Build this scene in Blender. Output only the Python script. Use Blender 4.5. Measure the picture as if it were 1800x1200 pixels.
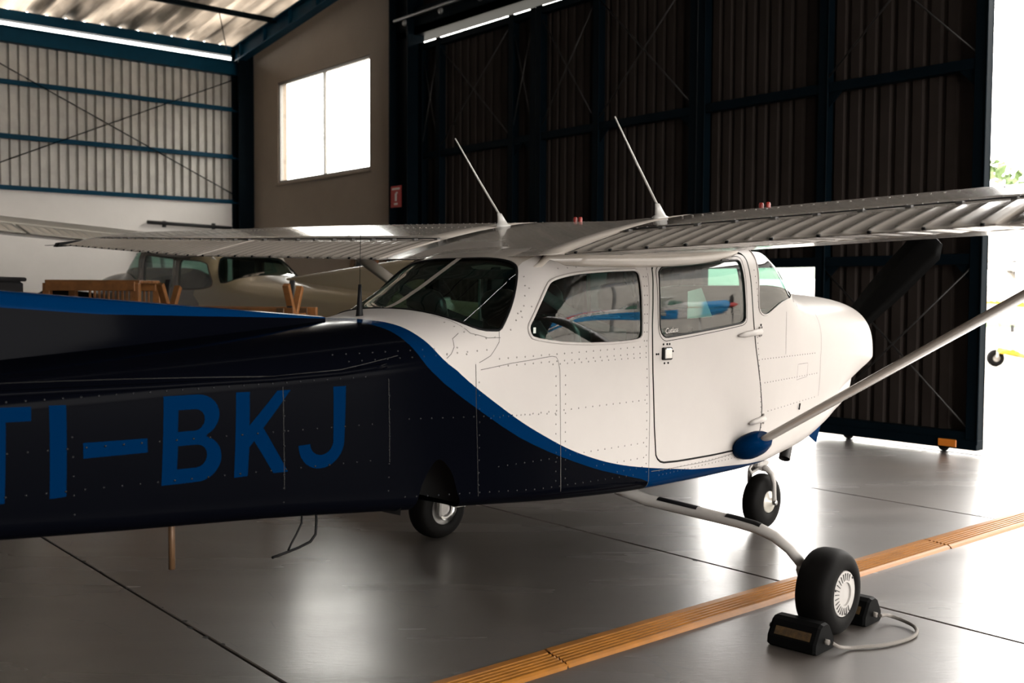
import bpy, bmesh, math, random
from mathutils import Vector, Matrix, geometry
random.seed(7)
for o in list(bpy.data.objects): bpy.data.objects.remove(o)
SC = bpy.context.scene
COL = SC.collection
PI = math.pi
# ------------------------------------------------------------------ camera
YAW, PIT, ROL = math.radians(49.8), math.radians(2.68), math.radians(0.32)
fwd = Vector((math.cos(YAW)*math.cos(PIT), math.sin(YAW)*math.cos(PIT), -math.sin(PIT)))
right0 = Vector((math.sin(YAW), -math.cos(YAW), 0))
up0 = right0.cross(fwd)
right = right0*math.cos(ROL) + up0*math.sin(ROL)
up = up0*math.cos(ROL) - right0*math.sin(ROL)
cam = bpy.data.cameras.new('camera'); camo = bpy.data.objects.new('camera', cam); COL.objects.link(camo)
camo.matrix_world = Matrix(((right.x, up.x, -fwd.x, 0), (right.y, up.y, -fwd.y, 0), (right.z, up.z, -fwd.z, 1.5), (0, 0, 0, 1)))
cam.sensor_width = 36; cam.lens = 36*1835/1800; cam.clip_start = .05; cam.clip_end = 600
cam.dof.use_dof = True; cam.dof.focus_distance = 5.0; cam.dof.aperture_fstop = 3.2
SC.camera = camo
# ------------------------------------------------------------------ world, exposure
SKY = 16.0
W = bpy.data.worlds.new('overcast_sky'); SC.world = W; W.use_nodes = True
nt = W.node_tree; nt.nodes.clear()
wo = nt.nodes.new('ShaderNodeOutputWorld'); bg = nt.nodes.new('ShaderNodeBackground')
tc = nt.nodes.new('ShaderNodeTexCoord'); nz = nt.nodes.new('ShaderNodeTexNoise'); rp = nt.nodes.new('ShaderNodeValToRGB')
nz.inputs['Scale'].default_value = 2.2; nz.inputs['Detail'].default_value = 4
rp.color_ramp.elements[0].position = .3; rp.color_ramp.elements[0].color = (.88, .85, .81, 1)
rp.color_ramp.elements[1].position = .75; rp.color_ramp.elements[1].color = (1, .955, .90, 1)
nt.links.new(tc.outputs['Generated'], nz.inputs['Vector']); nt.links.new(nz.outputs['Fac'], rp.inputs['Fac'])
nt.links.new(rp.outputs['Color'], bg.inputs['Color']); bg.inputs['Strength'].default_value = SKY
nt.links.new(bg.outputs[0], wo.inputs[0])
vs = SC.view_settings
vs.view_transform = 'Standard'; vs.look = 'None'; vs.gamma = 1; vs.use_curve_mapping = False; vs.exposure = 0.0
SC.cycles.max_bounces = 10; SC.cycles.diffuse_bounces = 5; SC.cycles.glossy_bounces = 5; SC.cycles.transparent_max_bounces = 12
SC.cycles.sample_clamp_indirect = 12
# ------------------------------------------------------------------ materials
ALB = .68
def mat(name, col, rough=.5, metal=0., coat=0., noise=0., nscale=6., bump=0., bscale=30., spec=.5, col2=None, rvar=0., bdist=.01):
    col = tuple(c*ALB for c in col); m = bpy.data.materials.new(name); m.use_nodes = True; t = m.node_tree; b = t.nodes['Principled BSDF']
    b.inputs['Base Color'].default_value = (*col, 1); b.inputs['Roughness'].default_value = rough
    b.inputs['Metallic'].default_value = metal; b.inputs['Coat Weight'].default_value = coat
    b.inputs['Coat Roughness'].default_value = .06; b.inputs['Specular IOR Level'].default_value = spec
    if noise or col2 or rvar or bump: tcn = t.nodes.new('ShaderNodeTexCoord')
    if noise or col2 or rvar:
        n = t.nodes.new('ShaderNodeTexNoise'); n.inputs['Scale'].default_value = nscale; n.inputs['Detail'].default_value = 6
        n.inputs['Roughness'].default_value = .65
        t.links.new(tcn.outputs['Object'], n.inputs['Vector'])
        if noise or col2:
            r = t.nodes.new('ShaderNodeValToRGB'); c2 = col2 or tuple(c*(1-noise) for c in col)
            r.color_ramp.elements[0].position = .3; r.color_ramp.elements[1].position = .7
            r.color_ramp.elements[0].color = (*c2, 1); r.color_ramp.elements[1].color = (*col, 1)
            t.links.new(n.outputs['Fac'], r.inputs['Fac']); t.links.new(r.outputs['Color'], b.inputs['Base Color'])
        if rvar:
            mr = t.nodes.new('ShaderNodeMapRange'); mr.inputs[1].default_value = .3; mr.inputs[2].default_value = .7
            mr.inputs[3].default_value = max(rough-rvar, .02); mr.inputs[4].default_value = rough+rvar
            t.links.new(n.outputs['Fac'], mr.inputs[0]); t.links.new(mr.outputs[0], b.inputs['Roughness'])
    if bump:
        n2 = t.nodes.new('ShaderNodeTexNoise'); n2.inputs['Scale'].default_value = bscale; n2.inputs['Detail'].default_value = 3
        t.links.new(tcn.outputs['Object'], n2.inputs['Vector'])
        bp = t.nodes.new('ShaderNodeBump'); bp.inputs['Strength'].default_value = bump; bp.inputs['Distance'].default_value = bdist
        t.links.new(n2.outputs['Fac'], bp.inputs['Height']); t.links.new(bp.outputs[0], b.inputs['Normal'])
    return m
def glass(name, tint, refl=1.0):
    m = bpy.data.materials.new(name); m.use_nodes = True; t = m.node_tree; t.nodes.clear()
    o = t.nodes.new('ShaderNodeOutputMaterial'); mx = t.nodes.new('ShaderNodeMixShader'); fr = t.nodes.new('ShaderNodeFresnel')
    tr = t.nodes.new('ShaderNodeBsdfTransparent'); gl = t.nodes.new('ShaderNodeBsdfGlossy'); mu = t.nodes.new('ShaderNodeMath')
    mu.operation = 'MULTIPLY'; mu.inputs[1].default_value = refl; mu.use_clamp = True
    ge = t.nodes.new('ShaderNodeNewGeometry'); im = t.nodes.new('ShaderNodeMapRange'); im.inputs[3].default_value = 1.5; im.inputs[4].default_value = 1/1.5; t.links.new(ge.outputs['Backfacing'], im.inputs[0]); t.links.new(im.outputs[0], fr.inputs['IOR']); tr.inputs[0].default_value = (*tint, 1); gl.inputs['Roughness'].default_value = .015
    t.links.new(fr.outputs[0], mu.inputs[0]); t.links.new(mu.outputs[0], mx.inputs[0]); t.links.new(tr.outputs[0], mx.inputs[1])
    t.links.new(gl.outputs[0], mx.inputs[2]); t.links.new(mx.outputs[0], o.inputs[0])
    return m
M = {}
M['white'] = mat('white_aircraft_paint', (.61, .570, .540), .34, spec=.06, bump=.10, bscale=3.2, bdist=.012, noise=.05, nscale=3)
M['shadewhite'] = mat('white_paint_shaded', (.52, .462, .405), .26, coat=.45, bump=.10, bscale=3.0, bdist=.010, noise=.08, nscale=5)  # same aircraft white, shade put into the colour for wings and roof
M['navy'] = mat('navy_aircraft_paint', (.0015, .0018, .0034), .14, spec=.010, bump=.12, bscale=2.6, bdist=.012)
M['blue'] = mat('blue_aircraft_paint', (.0002, .0190, .070), .2, spec=.004, bump=.08, bscale=3, bdist=.01)
M['letterblue'] = mat('registration_blue', (.0002, .0155, .058), .30, spec=.0)
M['rubber'] = mat('tyre_rubber', (.0042, .0036, .0033), .65, spec=.08, noise=.35, nscale=18, bump=.15, bscale=60, bdist=.002)
M['hub'] = mat('hub_white', (.50, .475, .45), .4, spec=.2, noise=.08)
M['gearwhite'] = mat('gear_leg_paint', (.50, .47, .44), .4, noise=.12, nscale=9)
M['steel'] = mat('bare_steel', (.55, .54, .52), .28, metal=1., noise=.2, nscale=20)
M['darkmetal'] = mat('dark_metal', (.035, .033, .032), .45, metal=.6)
M['black'] = mat('black_rubber_trim', (.006, .006, .0065), .5, spec=.1)
M['gap'] = mat('door_seal_black', (.004, .004, .004), .8)
M['interior'] = mat('cabin_lining', (.020, .022, .023), .75)
M['seat'] = mat('black_seat_vinyl', (.010, .010, .011), .42, bump=.2, bscale=90, bdist=.002)
M['belt'] = mat('seat_belt_web', (.015, .016, .017), .7)
M['glass'] = glass('cabin_glazing', (.45, .64, .58), 1.15)
M['paper'] = mat('paper_card', (.70, .76, .70), .7)
M['seam'] = mat('panel_seam', (.09, .085, .08), .6)
M['rivetdk'] = mat('painted_rivet_navy', (.006, .0065, .009), .35, spec=.15)
M['rivetbl'] = mat('painted_rivet_blue', (.0006, .022, .080), .35, spec=.15)
M['rivet'] = mat('rivet_head', (.34, .32, .30), .35, metal=.3)
M['prop'] = mat('propeller_black', (.003, .003, .003), .6, spec=.1)
M['antenna'] = mat('antenna_white', (.55, .53, .50), .35)
M['red'] = mat('red_cap', (.35, .03, .02), .4)
M['bronze'] = mat('drain_mast_bronze', (.14, .075, .035), .5, metal=.3)
M['rope'] = mat('rope_grey', (.20, .18, .16), .85, bump=.5, bscale=160, bdist=.003)
M['chock'] = mat('chock_rubber', (.0035, .0035, .0035), .6, spec=.05, noise=.3, nscale=20)
M['chockyel'] = mat('chock_yellow_faded', (.11, .055, .008), .65, noise=.85, nscale=45)
M['strip'] = mat('guide_strip_ochre', (.40, .15, .013), .45, spec=.15, noise=.35, nscale=7, bump=.2, bscale=40, bdist=.002)
M['hblue'] = mat('hangar_blue_steel', (.003, .052, .098), .45, spec=.06, noise=.3, nscale=4)
M['dkblue'] = mat('hangar_dark_blue_steel', (.0026, .0072, .0112), .5, spec=.03, noise=.3, nscale=4)
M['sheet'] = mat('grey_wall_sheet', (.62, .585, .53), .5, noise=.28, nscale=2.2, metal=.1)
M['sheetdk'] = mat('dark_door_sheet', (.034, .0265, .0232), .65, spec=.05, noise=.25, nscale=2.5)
M['roof'] = mat('roof_sheet', (.17, .145, .12), .55, noise=.45, nscale=1.5)
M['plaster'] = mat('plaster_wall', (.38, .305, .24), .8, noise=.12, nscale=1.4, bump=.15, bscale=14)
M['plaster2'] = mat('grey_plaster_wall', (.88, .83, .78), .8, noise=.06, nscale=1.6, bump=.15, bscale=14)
M['darkwall'] = mat('dark_rear_wall', (.05, .046, .042), .8, noise=.2, nscale=1)
M['winframe'] = mat('window_frame_metal', (.30, .28, .26), .4, metal=.3)
M['clear'] = glass('window_pane', (.95, .96, .95), 1.0)
M['wood'] = mat('orange_wood', (.42, .165, .045), .55, noise=.45, nscale=9)
M['wood2'] = mat('brown_wood', (.17, .085, .035), .6, noise=.4, nscale=8)
M['rail'] = mat('galvanised_rail', (.30, .30, .30), .4, metal=.7)
M['signred'] = mat('sign_red', (.42, .012, .010), .45)
M['signwhite'] = mat('sign_white', (.75, .72, .68), .5)
M['orange'] = mat('orange_reflector', (.75, .22, .02), .3)
M['apron'] = mat('apron_concrete', (.50, .47, .43), .85, noise=.12, nscale=.5)
M['slabjoint'] = mat('joint_filler', (.012, .011, .010), .9)
M['grass'] = mat('grass_verge', (.10, .20, .03), .9, noise=.4, nscale=.4)
M['leaf'] = mat('tree_leaves', (.16, .24, .08), .8, noise=.5, nscale=1.2)
M['trunk'] = mat('tree_trunk', (.10, .07, .05), .9)
M['hill'] = mat('hill_green_grey', (.16, .19, .15), .95, noise=.3, nscale=.05)
M['boxwhite'] = mat('white_container', (.78, .76, .73), .6)
M['beige'] = mat('beige_aircraft_paint', (.42, .33, .20), .3, coat=.4, noise=.08, nscale=2)
M['cream'] = mat('cream_aircraft_paint', (.66, .62, .54), .3, coat=.4)
M['brown'] = mat('brown_aircraft_paint', (.085, .058, .038), .3, coat=.4)
M['skyblue'] = mat('bright_blue_aircraft_paint', (.01, .26, .60), .28, coat=.5)
M['redpaint'] = mat('red_aircraft_paint', (.60, .04, .03), .3)
M['yellow'] = mat('yellow_aircraft_paint', (.80, .50, .03), .3)
M['facade'] = mat('sky_blocker_sheet', (.32, .315, .31), .7, noise=.2, nscale=.4)
M['tarp'] = mat('black_cover', (.02, .02, .022), .7)
# translucent glass-fibre roof lights
M['rooflight'] = mat('rooflight_fibre', (.55, .47, .38), .6, noise=.5, nscale=1.2)
_t = M['rooflight'].node_tree; _b = _t.nodes['Principled BSDF']; _o = next(n for n in _t.nodes if n.type == 'OUTPUT_MATERIAL')
_tr = _t.nodes.new('ShaderNodeBsdfTranslucent'); _tr.inputs[0].default_value = (.95, .87, .78, 1); _mx = _t.nodes.new('ShaderNodeMixShader')
_n = _t.nodes.new('ShaderNodeTexNoise'); _n.inputs['Scale'].default_value = 1.0; _n.inputs['Detail'].default_value = 5; _mp = _t.nodes.new('ShaderNodeMapping'); _mp.inputs['Scale'].default_value = (2.6, .35, 1)
_g = _t.nodes.new('ShaderNodeNewGeometry'); _t.links.new(_g.outputs['Position'], _mp.inputs['Vector']); _t.links.new(_mp.outputs[0], _n.inputs['Vector'])
_r = _t.nodes.new('ShaderNodeMapRange'); _r.inputs[1].default_value = .35; _r.inputs[2].default_value = .68; _r.inputs[3].default_value = .012; _r.inputs[4].default_value = .34
_t.links.new(_n.outputs['Fac'], _r.inputs[0]); _t.links.new(_r.outputs[0], _mx.inputs[0]); _t.links.new(_b.outputs[0], _mx.inputs[1]); _t.links.new(_tr.outputs[0], _mx.inputs[2]); _t.links.new(_mx.outputs[0], _o.inputs[0])
# concrete floor: sealed, worn, scratched
def floor_mat():
    m = bpy.data.materials.new('sealed_concrete'); m.use_nodes = True; t = m.node_tree; b = t.nodes['Principled BSDF']; L = t.links.new
    g = t.nodes.new('ShaderNodeNewGeometry')
    def noise(sc, det, ro=.6, vec=None):
        n = t.nodes.new('ShaderNodeTexNoise'); n.inputs['Scale'].default_value = sc; n.inputs['Detail'].default_value = det
        n.inputs['Roughness'].default_value = ro; L(vec or g.outputs['Position'], n.inputs['Vector']); return n
    n1 = noise(.7, 5, .6)
    r = t.nodes.new('ShaderNodeValToRGB'); r.color_ramp.elements[0].position = .2; r.color_ramp.elements[1].position = .85
    r.color_ramp.elements[0].color = (.030, .024, .020, 1); r.color_ramp.elements[1].color = (.074, .059, .050, 1)
    L(n1.outputs['Fac'], r.inputs['Fac'])
    # scuff marks: thin voronoi-edge streaks, broken by noise
    mp = t.nodes.new('ShaderNodeMapping'); mp.inputs['Scale'].default_value = (2.2, .55, 1); mp.inputs['Rotation'].default_value = (0, 0, .7)
    L(g.outputs['Position'], mp.inputs['Vector'])
    nw = noise(1.5, 4, .6)
    v = t.nodes.new('ShaderNodeTexVoronoi'); v.voronoi_dimensions = '2D'; v.feature = 'DISTANCE_TO_EDGE'; v.inputs['Scale'].default_value = 1.7; L(mp.outputs[0], v.inputs['Vector'])
    lt = t.nodes.new('ShaderNodeMath'); lt.operation = 'LESS_THAN'; lt.inputs[1].default_value = .009; L(v.outputs['Distance'], lt.inputs[0])
    n3 = noise(2.3, 2)
    gt = t.nodes.new('ShaderNodeMath'); gt.operation = 'GREATER_THAN'; gt.inputs[1].default_value = .57; L(n3.outputs['Fac'], gt.inputs[0])
    mm = t.nodes.new('ShaderNodeMath'); mm.operation = 'MULTIPLY'; L(lt.outputs[0], mm.inputs[0]); L(gt.outputs[0], mm.inputs[1])
    mx = t.nodes.new('ShaderNodeMixRGB'); mx.inputs[2].default_value = (.03, .027, .025, 1); L(mm.outputs[0], mx.inputs[0]); L(r.outputs['Color'], mx.inputs[1])
    L(mx.outputs[0], b.inputs['Base Color'])
    mp4 = t.nodes.new('ShaderNodeMapping'); mp4.vector_type = 'TEXTURE'; mp4.inputs['Rotation'].default_value = (0, 0, math.radians(-40)); mp4.inputs['Scale'].default_value = (2.6, .55, 1); L(g.outputs['Position'], mp4.inputs['Vector'])
    n4 = noise(1.3, 3, .5, mp4.outputs[0])
    mr = t.nodes.new('ShaderNodeMapRange'); mr.inputs[1].default_value = .15; mr.inputs[2].default_value = .88; mr.inputs[3].default_value = .42; mr.inputs[4].default_value = .60
    L(n4.outputs['Fac'], mr.inputs[0]); L(mr.outputs[0], b.inputs['Roughness'])
    n5 = noise(40, 3, .5, mp4.outputs[0]); n6 = noise(3.2, 3)
    bp = t.nodes.new('ShaderNodeBump'); bp.inputs['Strength'].default_value = .15; bp.inputs['Distance'].default_value = .004; L(n5.outputs['Fac'], bp.inputs['Height'])
    bp2 = t.nodes.new('ShaderNodeBump'); bp2.inputs['Strength'].default_value = .05; bp2.inputs['Distance'].default_value = .02
    L(n6.outputs['Fac'], bp2.inputs['Height']); L(bp.outputs[0], bp2.inputs['Normal']); L(bp2.outputs[0], b.inputs['Normal'])
    b.inputs['Specular IOR Level'].default_value = .75; b.inputs['Coat Weight'].default_value = .92; cr_ = t.nodes.new('ShaderNodeMapRange'); cr_.inputs[1].default_value = .2; cr_.inputs[2].default_value = .8; cr_.inputs[3].default_value = .21; cr_.inputs[4].default_value = .31; L(n4.outputs['Fac'], cr_.inputs[0]); L(cr_.outputs[0], b.inputs['Coat Roughness']); b.inputs['Coat IOR'].default_value = 1.5; L(bp.outputs[0], b.inputs['Coat Normal'])
    return m
M['floor'] = floor_mat()
# ------------------------------------------------------------------ mesh helpers
def link(name, me, parent=None, kind=None):
    o = bpy.data.objects.new(name, me); COL.objects.link(o)
    if parent: o.parent = parent
    if kind: o['kind'] = kind
    return o
def empty(name, loc=(0, 0, 0), rz=0., parent=None):
    o = bpy.data.objects.new(name, None); COL.objects.link(o); o.location = loc; o.rotation_euler = (0, 0, rz); o.empty_display_size = .1
    if parent: o.parent = parent
    return o
def tag(o, label, cat, group=None):
    o['label'] = label; o['category'] = cat
    if group: o['group'] = group
    return o
def copy_tree(o, parent=None):
    c = o.copy(); COL.objects.link(c); c.parent = parent
    for ch in list(o.children): copy_tree(ch, c)
    return c
class MB:
    def __init__(s): s.v = []; s.f = []; s.m = []; s.s = []
    def add(s, v, f, mi=0, sm=False):
        b = len(s.v); s.v += [tuple(p) for p in v]
        for q in f: s.f.append(tuple(i+b for i in q)); s.m.append(mi); s.s.append(sm)
        return s
    def box(s, x0, x1, y0, y1, z0, z1, mi=0, c=.004, mtx=None):
        x0, x1 = min(x0, x1), max(x0, x1); y0, y1 = min(y0, y1), max(y0, y1); z0, z1 = min(z0, z1), max(z0, z1)
        c = min(c, (x1-x0)*.3, (y1-y0)*.3, (z1-z0)*.3)
        def ring(z, i): return [(x0+i+c, y0+i, z), (x1-i-c, y0+i, z), (x1-i, y0+i+c, z), (x1-i, y1-i-c, z), (x1-i-c, y1-i, z), (x0+i+c, y1-i, z), (x0+i, y1-i-c, z), (x0+i, y0+i+c, z)]
        R = [ring(z0, c), ring(z0+c, 0), ring(z1-c, 0), ring(z1, c)]
        v = [p for r in R for p in r]
        if mtx is not None: v = [tuple(mtx @ Vector(p)) for p in v]
        f = [tuple(range(7, -1, -1)), tuple(range(24, 32))]
        for k in range(3):
            for i in range(8): f.append((k*8+i, k*8+(i+1) % 8, (k+1)*8+(i+1) % 8, (k+1)*8+i))
        return s.add(v, f, mi)
    def bar(s, a, b, w, h, mi=0, upv=(0, 0, 1), c=.004):
        a = Vector(a); b = Vector(b); d = b-a; L = d.length; d.normalize(); u = Vector(upv)
        r = d.cross(u)
        if r.length < 1e-4: u = Vector((1, 0, 0)); r = d.cross(u)
        r.normalize(); u = r.cross(d)
        mt = Matrix(((d.x, r.x, u.x, a.x), (d.y, r.y, u.y, a.y), (d.z, r.z, u.z, a.z), (0, 0, 0, 1)))
        return s.box(0, L, -w/2, w/2, -h/2, h/2, mi, c, mt)
    def tube(s, pts, r, n=10, mi=0, cap=True, flat=1.0):
        P = [Vector(p) for p in pts]; rs = r if isinstance(r, (list, tuple)) else [r]*len(P)
        t0 = (P[1]-P[0]).normalized(); ref = Vector((0, 0, 1)) if abs(t0.z) < .9 else Vector((1, 0, 0))
        u = t0.cross(ref).normalized(); v = []
        for i, p in enumerate(P):
            t = ((P[min(i+1, len(P)-1)]-P[i]).normalized() + (P[i]-P[max(i-1, 0)]).normalized())
            t.normalize(); u = (u - t*u.dot(t)).normalized(); w = t.cross(u)
            for k in range(n): a = 2*PI*k/n; v.append(p+u*math.cos(a)*rs[i]+w*math.sin(a)*rs[i]*flat)
        f = []
        for i in range(len(P)-1):
            for k in range(n): f.append((i*n+k, i*n+(k+1) % n, (i+1)*n+(k+1) % n, (i+1)*n+k))
        s.add(v, f, mi, True)
        if cap:
            b = len(s.v)-len(v); e = b+(len(P)-1)*n
            s.f.append(tuple(range(b+n-1, b-1, -1))); s.f.append(tuple(range(e, e+n))); s.m += [mi, mi]; s.s += [False, False]
        return s
    def revolve(s, prof, n, mi=0, axis='y', c=(0, 0, 0), sm=True):
        v = []
        for r, h in prof:
            for k in range(n):
                a = 2*PI*k/n; p, q = r*math.cos(a), r*math.sin(a)
                v.append({'y': (c[0]+p, c[1]+h, c[2]+q), 'x': (c[0]+h, c[1]+p, c[2]+q), 'z': (c[0]+p, c[1]+q, c[2]+h)}[axis])
        f = []
        for i in range(len(prof)-1):
            for k in range(n): f.append((i*n+k, i*n+(k+1) % n, (i+1)*n+(k+1) % n, (i+1)*n+k))
        return s.add(v, f, mi, sm)
    def rings(s, R, mi=0, sm=True, close=True, caps=True):
        n = len(R[0]); v = [p for r in R for p in r]; f = []
        for i in range(len(R)-1):
            for k in range(n if close else n-1): f.append((i*n+k, i*n+(k+1) % n, (i+1)*n+(k+1) % n, (i+1)*n+k))
        s.add(v, f, mi, sm)
        if caps:
            b = len(s.v)-len(v); e = b+(len(R)-1)*n
            s.f.append(tuple(range(b+n-1, b-1, -1))); s.f.append(tuple(range(e, e+n))); s.m += [mi, mi]; s.s += [False, False]
        return s
    def prism(s, poly, d, org=(0, 0, 0), ax=(1, 0, 0), ay=(0, 0, 1), mi=0):
        ax = Vector(ax); ay = Vector(ay); az = ax.cross(ay); o = Vector(org); n = len(poly)
        v = [o+ax*p[0]+ay*p[1] for p in poly]+[o+ax*p[0]+ay*p[1]+az*d for p in poly]
        f = [tuple(range(n-1, -1, -1)), tuple(range(n, 2*n))]+[(i, (i+1) % n, (i+1) % n+n, i+n) for i in range(n)]
        return s.add(v, f, mi)
    def build(s, name, mats, parent=None, kind=None, fix=True):
        me = bpy.data.meshes.new(name); me.from_pydata(s.v, [], s.f)
        for m in (mats if isinstance(mats, (list, tuple)) else [mats]): me.materials.append(M[m] if isinstance(m, str) else m)
        me.polygons.foreach_set('material_index', s.m); me.polygons.foreach_set('use_smooth', s.s)
        if fix:
            bm = bmesh.new(); bm.from_mesh(me); bmesh.ops.recalc_face_normals(bm, faces=bm.faces); bm.to_mesh(me); bm.free()
        me.update()
        return link(name, me, parent, kind)
def B(): return MB()
def text_mesh(txt, size, name, mname, parent, mtx, shear=0., ext=.0004):
    cu = bpy.data.curves.new(name, 'FONT'); cu.body = txt; cu.size = size; cu.shear = shear; cu.extrude = ext; cu.resolution_u = 4
    tmp = bpy.data.objects.new('tmp_text', cu); COL.objects.link(tmp)
    dg = bpy.context.evaluated_depsgraph_get(); me = bpy.data.meshes.new_from_object(tmp.evaluated_get(dg))
    bpy.data.objects.remove(tmp); me.name = name; me.materials.clear(); me.materials.append(M[mname])
    me.transform(mtx); return link(name, me, parent)
# ------------------------------------------------------------------ hangar shell
XF, YL, XB, YR = 9.64, 19.77, -12.0, -8.0      # front wall, left wall, back wall, right wall
RIDGE = 4.9
def zroof(y): return 6.40+.13*(19.6-y) if y >= RIDGE else 6.40+.13*(19.6-RIDGE)-.13*(RIDGE-y)
# floor slabs with recessed joints
fl = empty('floor'); fl['kind'] = 'structure'
jx = [-11.9, -8.6, -5.95, -3.35, -.75, 1.88, 4.56, 6.97, 9.62]; jy = [-7.95, 3.09, 19.72]; G = .007
for i in range(len(jx)-1):
    for j in range(2):
        B().box(jx[i]+G, jx[i+1]-G, jy[j]+G, jy[j+1]-G, -.14, 0, c=.004).build('concrete_slab', 'floor', fl)
B().box(XB, XF, YR, YL, -.22, -.03).build('joint_bed', 'slabjoint', fl)
# floor seams are chipped a little
ch = B()
for k in range(90):
    x = random.choice(jx[4:8])+random.choice((-1, 1))*(G+random.random()*.006); y = random.uniform(-1, 11); r = random.uniform(.006, .02)
    n = 6; ch.add([(x+r*random.uniform(.4, 1)*math.cos(a*2*PI/n), y+1.8*r*random.uniform(.4, 1)*math.sin(a*2*PI/n), .0006) for a in range(n)], [tuple(range(n))])
ch.build('joint_chips', 'slabjoint', fl, kind='stuff', fix=False)
# corrugated sheets -------------------------------------------------
def sheet_profile(width, period, depth, kind):
    p = []; n = max(1, round(width/period)); per = width/n
    for k in range(n):
        a = k*per
        if kind == 'trap': p += [(a, 0), (a+per*.56, 0), (a+per*.64, depth), (a+per*.90, depth)]
        else: p += [(a+per*q/8, depth*.5*(1-math.cos(2*PI*q/8))) for q in range(8)]
    p.append((width, 0)); return p
def sheet(prof, org, ax, up_, nrm, h, thick=.0012):
    ax = Vector(ax); up_ = Vector(up_); nrm = Vector(nrm); o = Vector(org); n = len(prof)
    m = B(); v = []
    for t in (0, thick):
        for hh in (0, h):
            v += [o+ax*u+nrm*(d+t)+up_*hh for u, d in prof]
    f = []
    for i in range(n-1):
        f.append((i, i+1, n+i+1, n+i)); f.append((2*n+i, 3*n+i, 3*n+i+1, 2*n+i+1))
        f.append((i, 2*n+i, 2*n+i+1, i+1)); f.append((n+i, n+i+1, 3*n+i+1, 3*n+i))
    return m.add(v, f)
# left wall: plaster below, sheets above
wl = empty('wall_left', (0, YL, 0)); wl['kind'] = 'structure'
B().box(XB, XF+.2, 0, .2, 0, 3.26, c=.01).build('masonry_wall', 'plaster2', wl)
pr = sheet_profile(.99, .165, .075, 'trap')
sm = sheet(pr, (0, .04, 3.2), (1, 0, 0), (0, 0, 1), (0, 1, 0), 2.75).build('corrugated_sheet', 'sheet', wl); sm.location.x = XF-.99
for k in range(1, 21):
    c = sm.copy(); COL.objects.link(c); c.location.x = XF-.99*(k+1)
for z, hh, mt in ((3.30, .06, 'hblue'), (4.19, .07, 'hblue'), (5.13, .07, 'hblue')):
    m = B().box(XB, XF-.2, -.06, .03, z-hh/2, z+hh/2); m.box(XB, XF-.2, -.075, -.06, z-hh/2-.02, z-hh/2+.015); m.build('girt', mt, wl)
m = B().box(XB, XF-.1, -.12, .06, 5.80, 6.06); m.box(XB, XF-.1, -.16, .06, 6.04, 6.07); m.build('eave_beam', 'hblue', wl)
m = B().box(XB, XF-.1, -.02, .12, 6.19, 6.38); m.box(XB, XF-.1, -.06, .12, 6.185, 6.20); m.build('gutter_beam', 'hblue', wl)
B().tube([(4.3, -.10, 3.40), (9.35, -.10, 5.72)], .011, 6).build('brace_rod', 'dkblue', wl)
B().tube([(4.3, -.13, 5.72), (9.35, -.13, 3.40)], .011, 6).build('brace_rod', 'dkblue', wl)
# front wall with the window
wf = empty('wall_front', (XF, 0, 0)); wf['kind'] = 'structure'
y0, y1, wz0, wz1, wy0, wy1 = 14.25, YL, 3.58, 5.50, 15.16, 18.44
m = B()
def wp(poly): m.prism(poly, .2, (.2, 0, 0), (0, 1, 0), (0, 0, 1))
# prism along -x: ax=y, ay=z gives az=+x
m = B(); 
for poly in ([(y0, 0), (y1, 0), (y1, wz0), (y0, wz0)], [(y0, wz0), (wy0, wz0), (wy0, wz1), (y0, wz1)], [(wy1, wz0), (y1, wz0), (y1, wz1), (wy1, wz1)],
             [(y0, wz1), (y1, wz1), (y1, zroof(y1)-.02), (y0, zroof(y0)-.02)]):
    m.prism(poly, .2, (0, 0, 0), (0, 1, 0), (0, 0, 1))
m.build('masonry_wall', 'plaster', wf)
def gable(poly, name, mt): B().prism(poly, .12, (.08, 0, 0), (0, 1, 0), (0, 0, 1)).build(name, mt, wf)
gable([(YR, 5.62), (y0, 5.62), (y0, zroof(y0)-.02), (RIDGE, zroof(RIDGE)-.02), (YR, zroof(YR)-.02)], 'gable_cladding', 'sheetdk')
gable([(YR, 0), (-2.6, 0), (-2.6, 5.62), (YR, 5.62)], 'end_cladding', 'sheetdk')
m = B().box(-.10, .30, -7.9, y0, 5.545, 5.66); m.box(-.10, -.06, -7.9, y0, 5.545, 5.95); m.build('door_header', 'dkblue', wf)
m = B().tube([(-.22, -7.8, 5.80), (-.22, 14.1, 5.80)], .028, 8); m.build('track_rail', 'rail', wf)
for k in range(12):
    B().revolve([(.0, -.02), (.045, -.02), (.05, 0), (.045, .02), (0, .02)], 12, axis='x', c=(-.22, 13.8-k*.95, 5.72)).build('track_roller', 'rail', wf)
# tiny daylight bolts along the header
m = B()
for k in range(60): m.revolve([(.0, .012), (.012, .008), (.014, 0)], 6, axis='x', c=(-.02-.0, 13.55-.17*k, 5.40))
# corner column, door post
m = B(); m.box(XF-.34, XF-.02, YL-.36, YL-.32, 0, 6.3); m.box(XF-.34, XF-.02, YL-.06, YL-.02, 0, 6.3); m.box(XF-.20, XF-.16, YL-.34, YL-.04, 0, 6.3)
o = m.build('trim_1', 'dkblue'); o['kind'] = 'structure'
m = B(); m.box(XF-.22, XF+.10, 13.72, 13.76, 0, 6.9); m.box(XF-.22, XF+.10, 14.22, 14.26, 0, 6.9); m.box(XF-.08, XF-.04, 13.74, 14.24, 0, 6.9)
o = m.build('trim_2', 'dkblue'); o['kind'] = 'structure'
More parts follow.
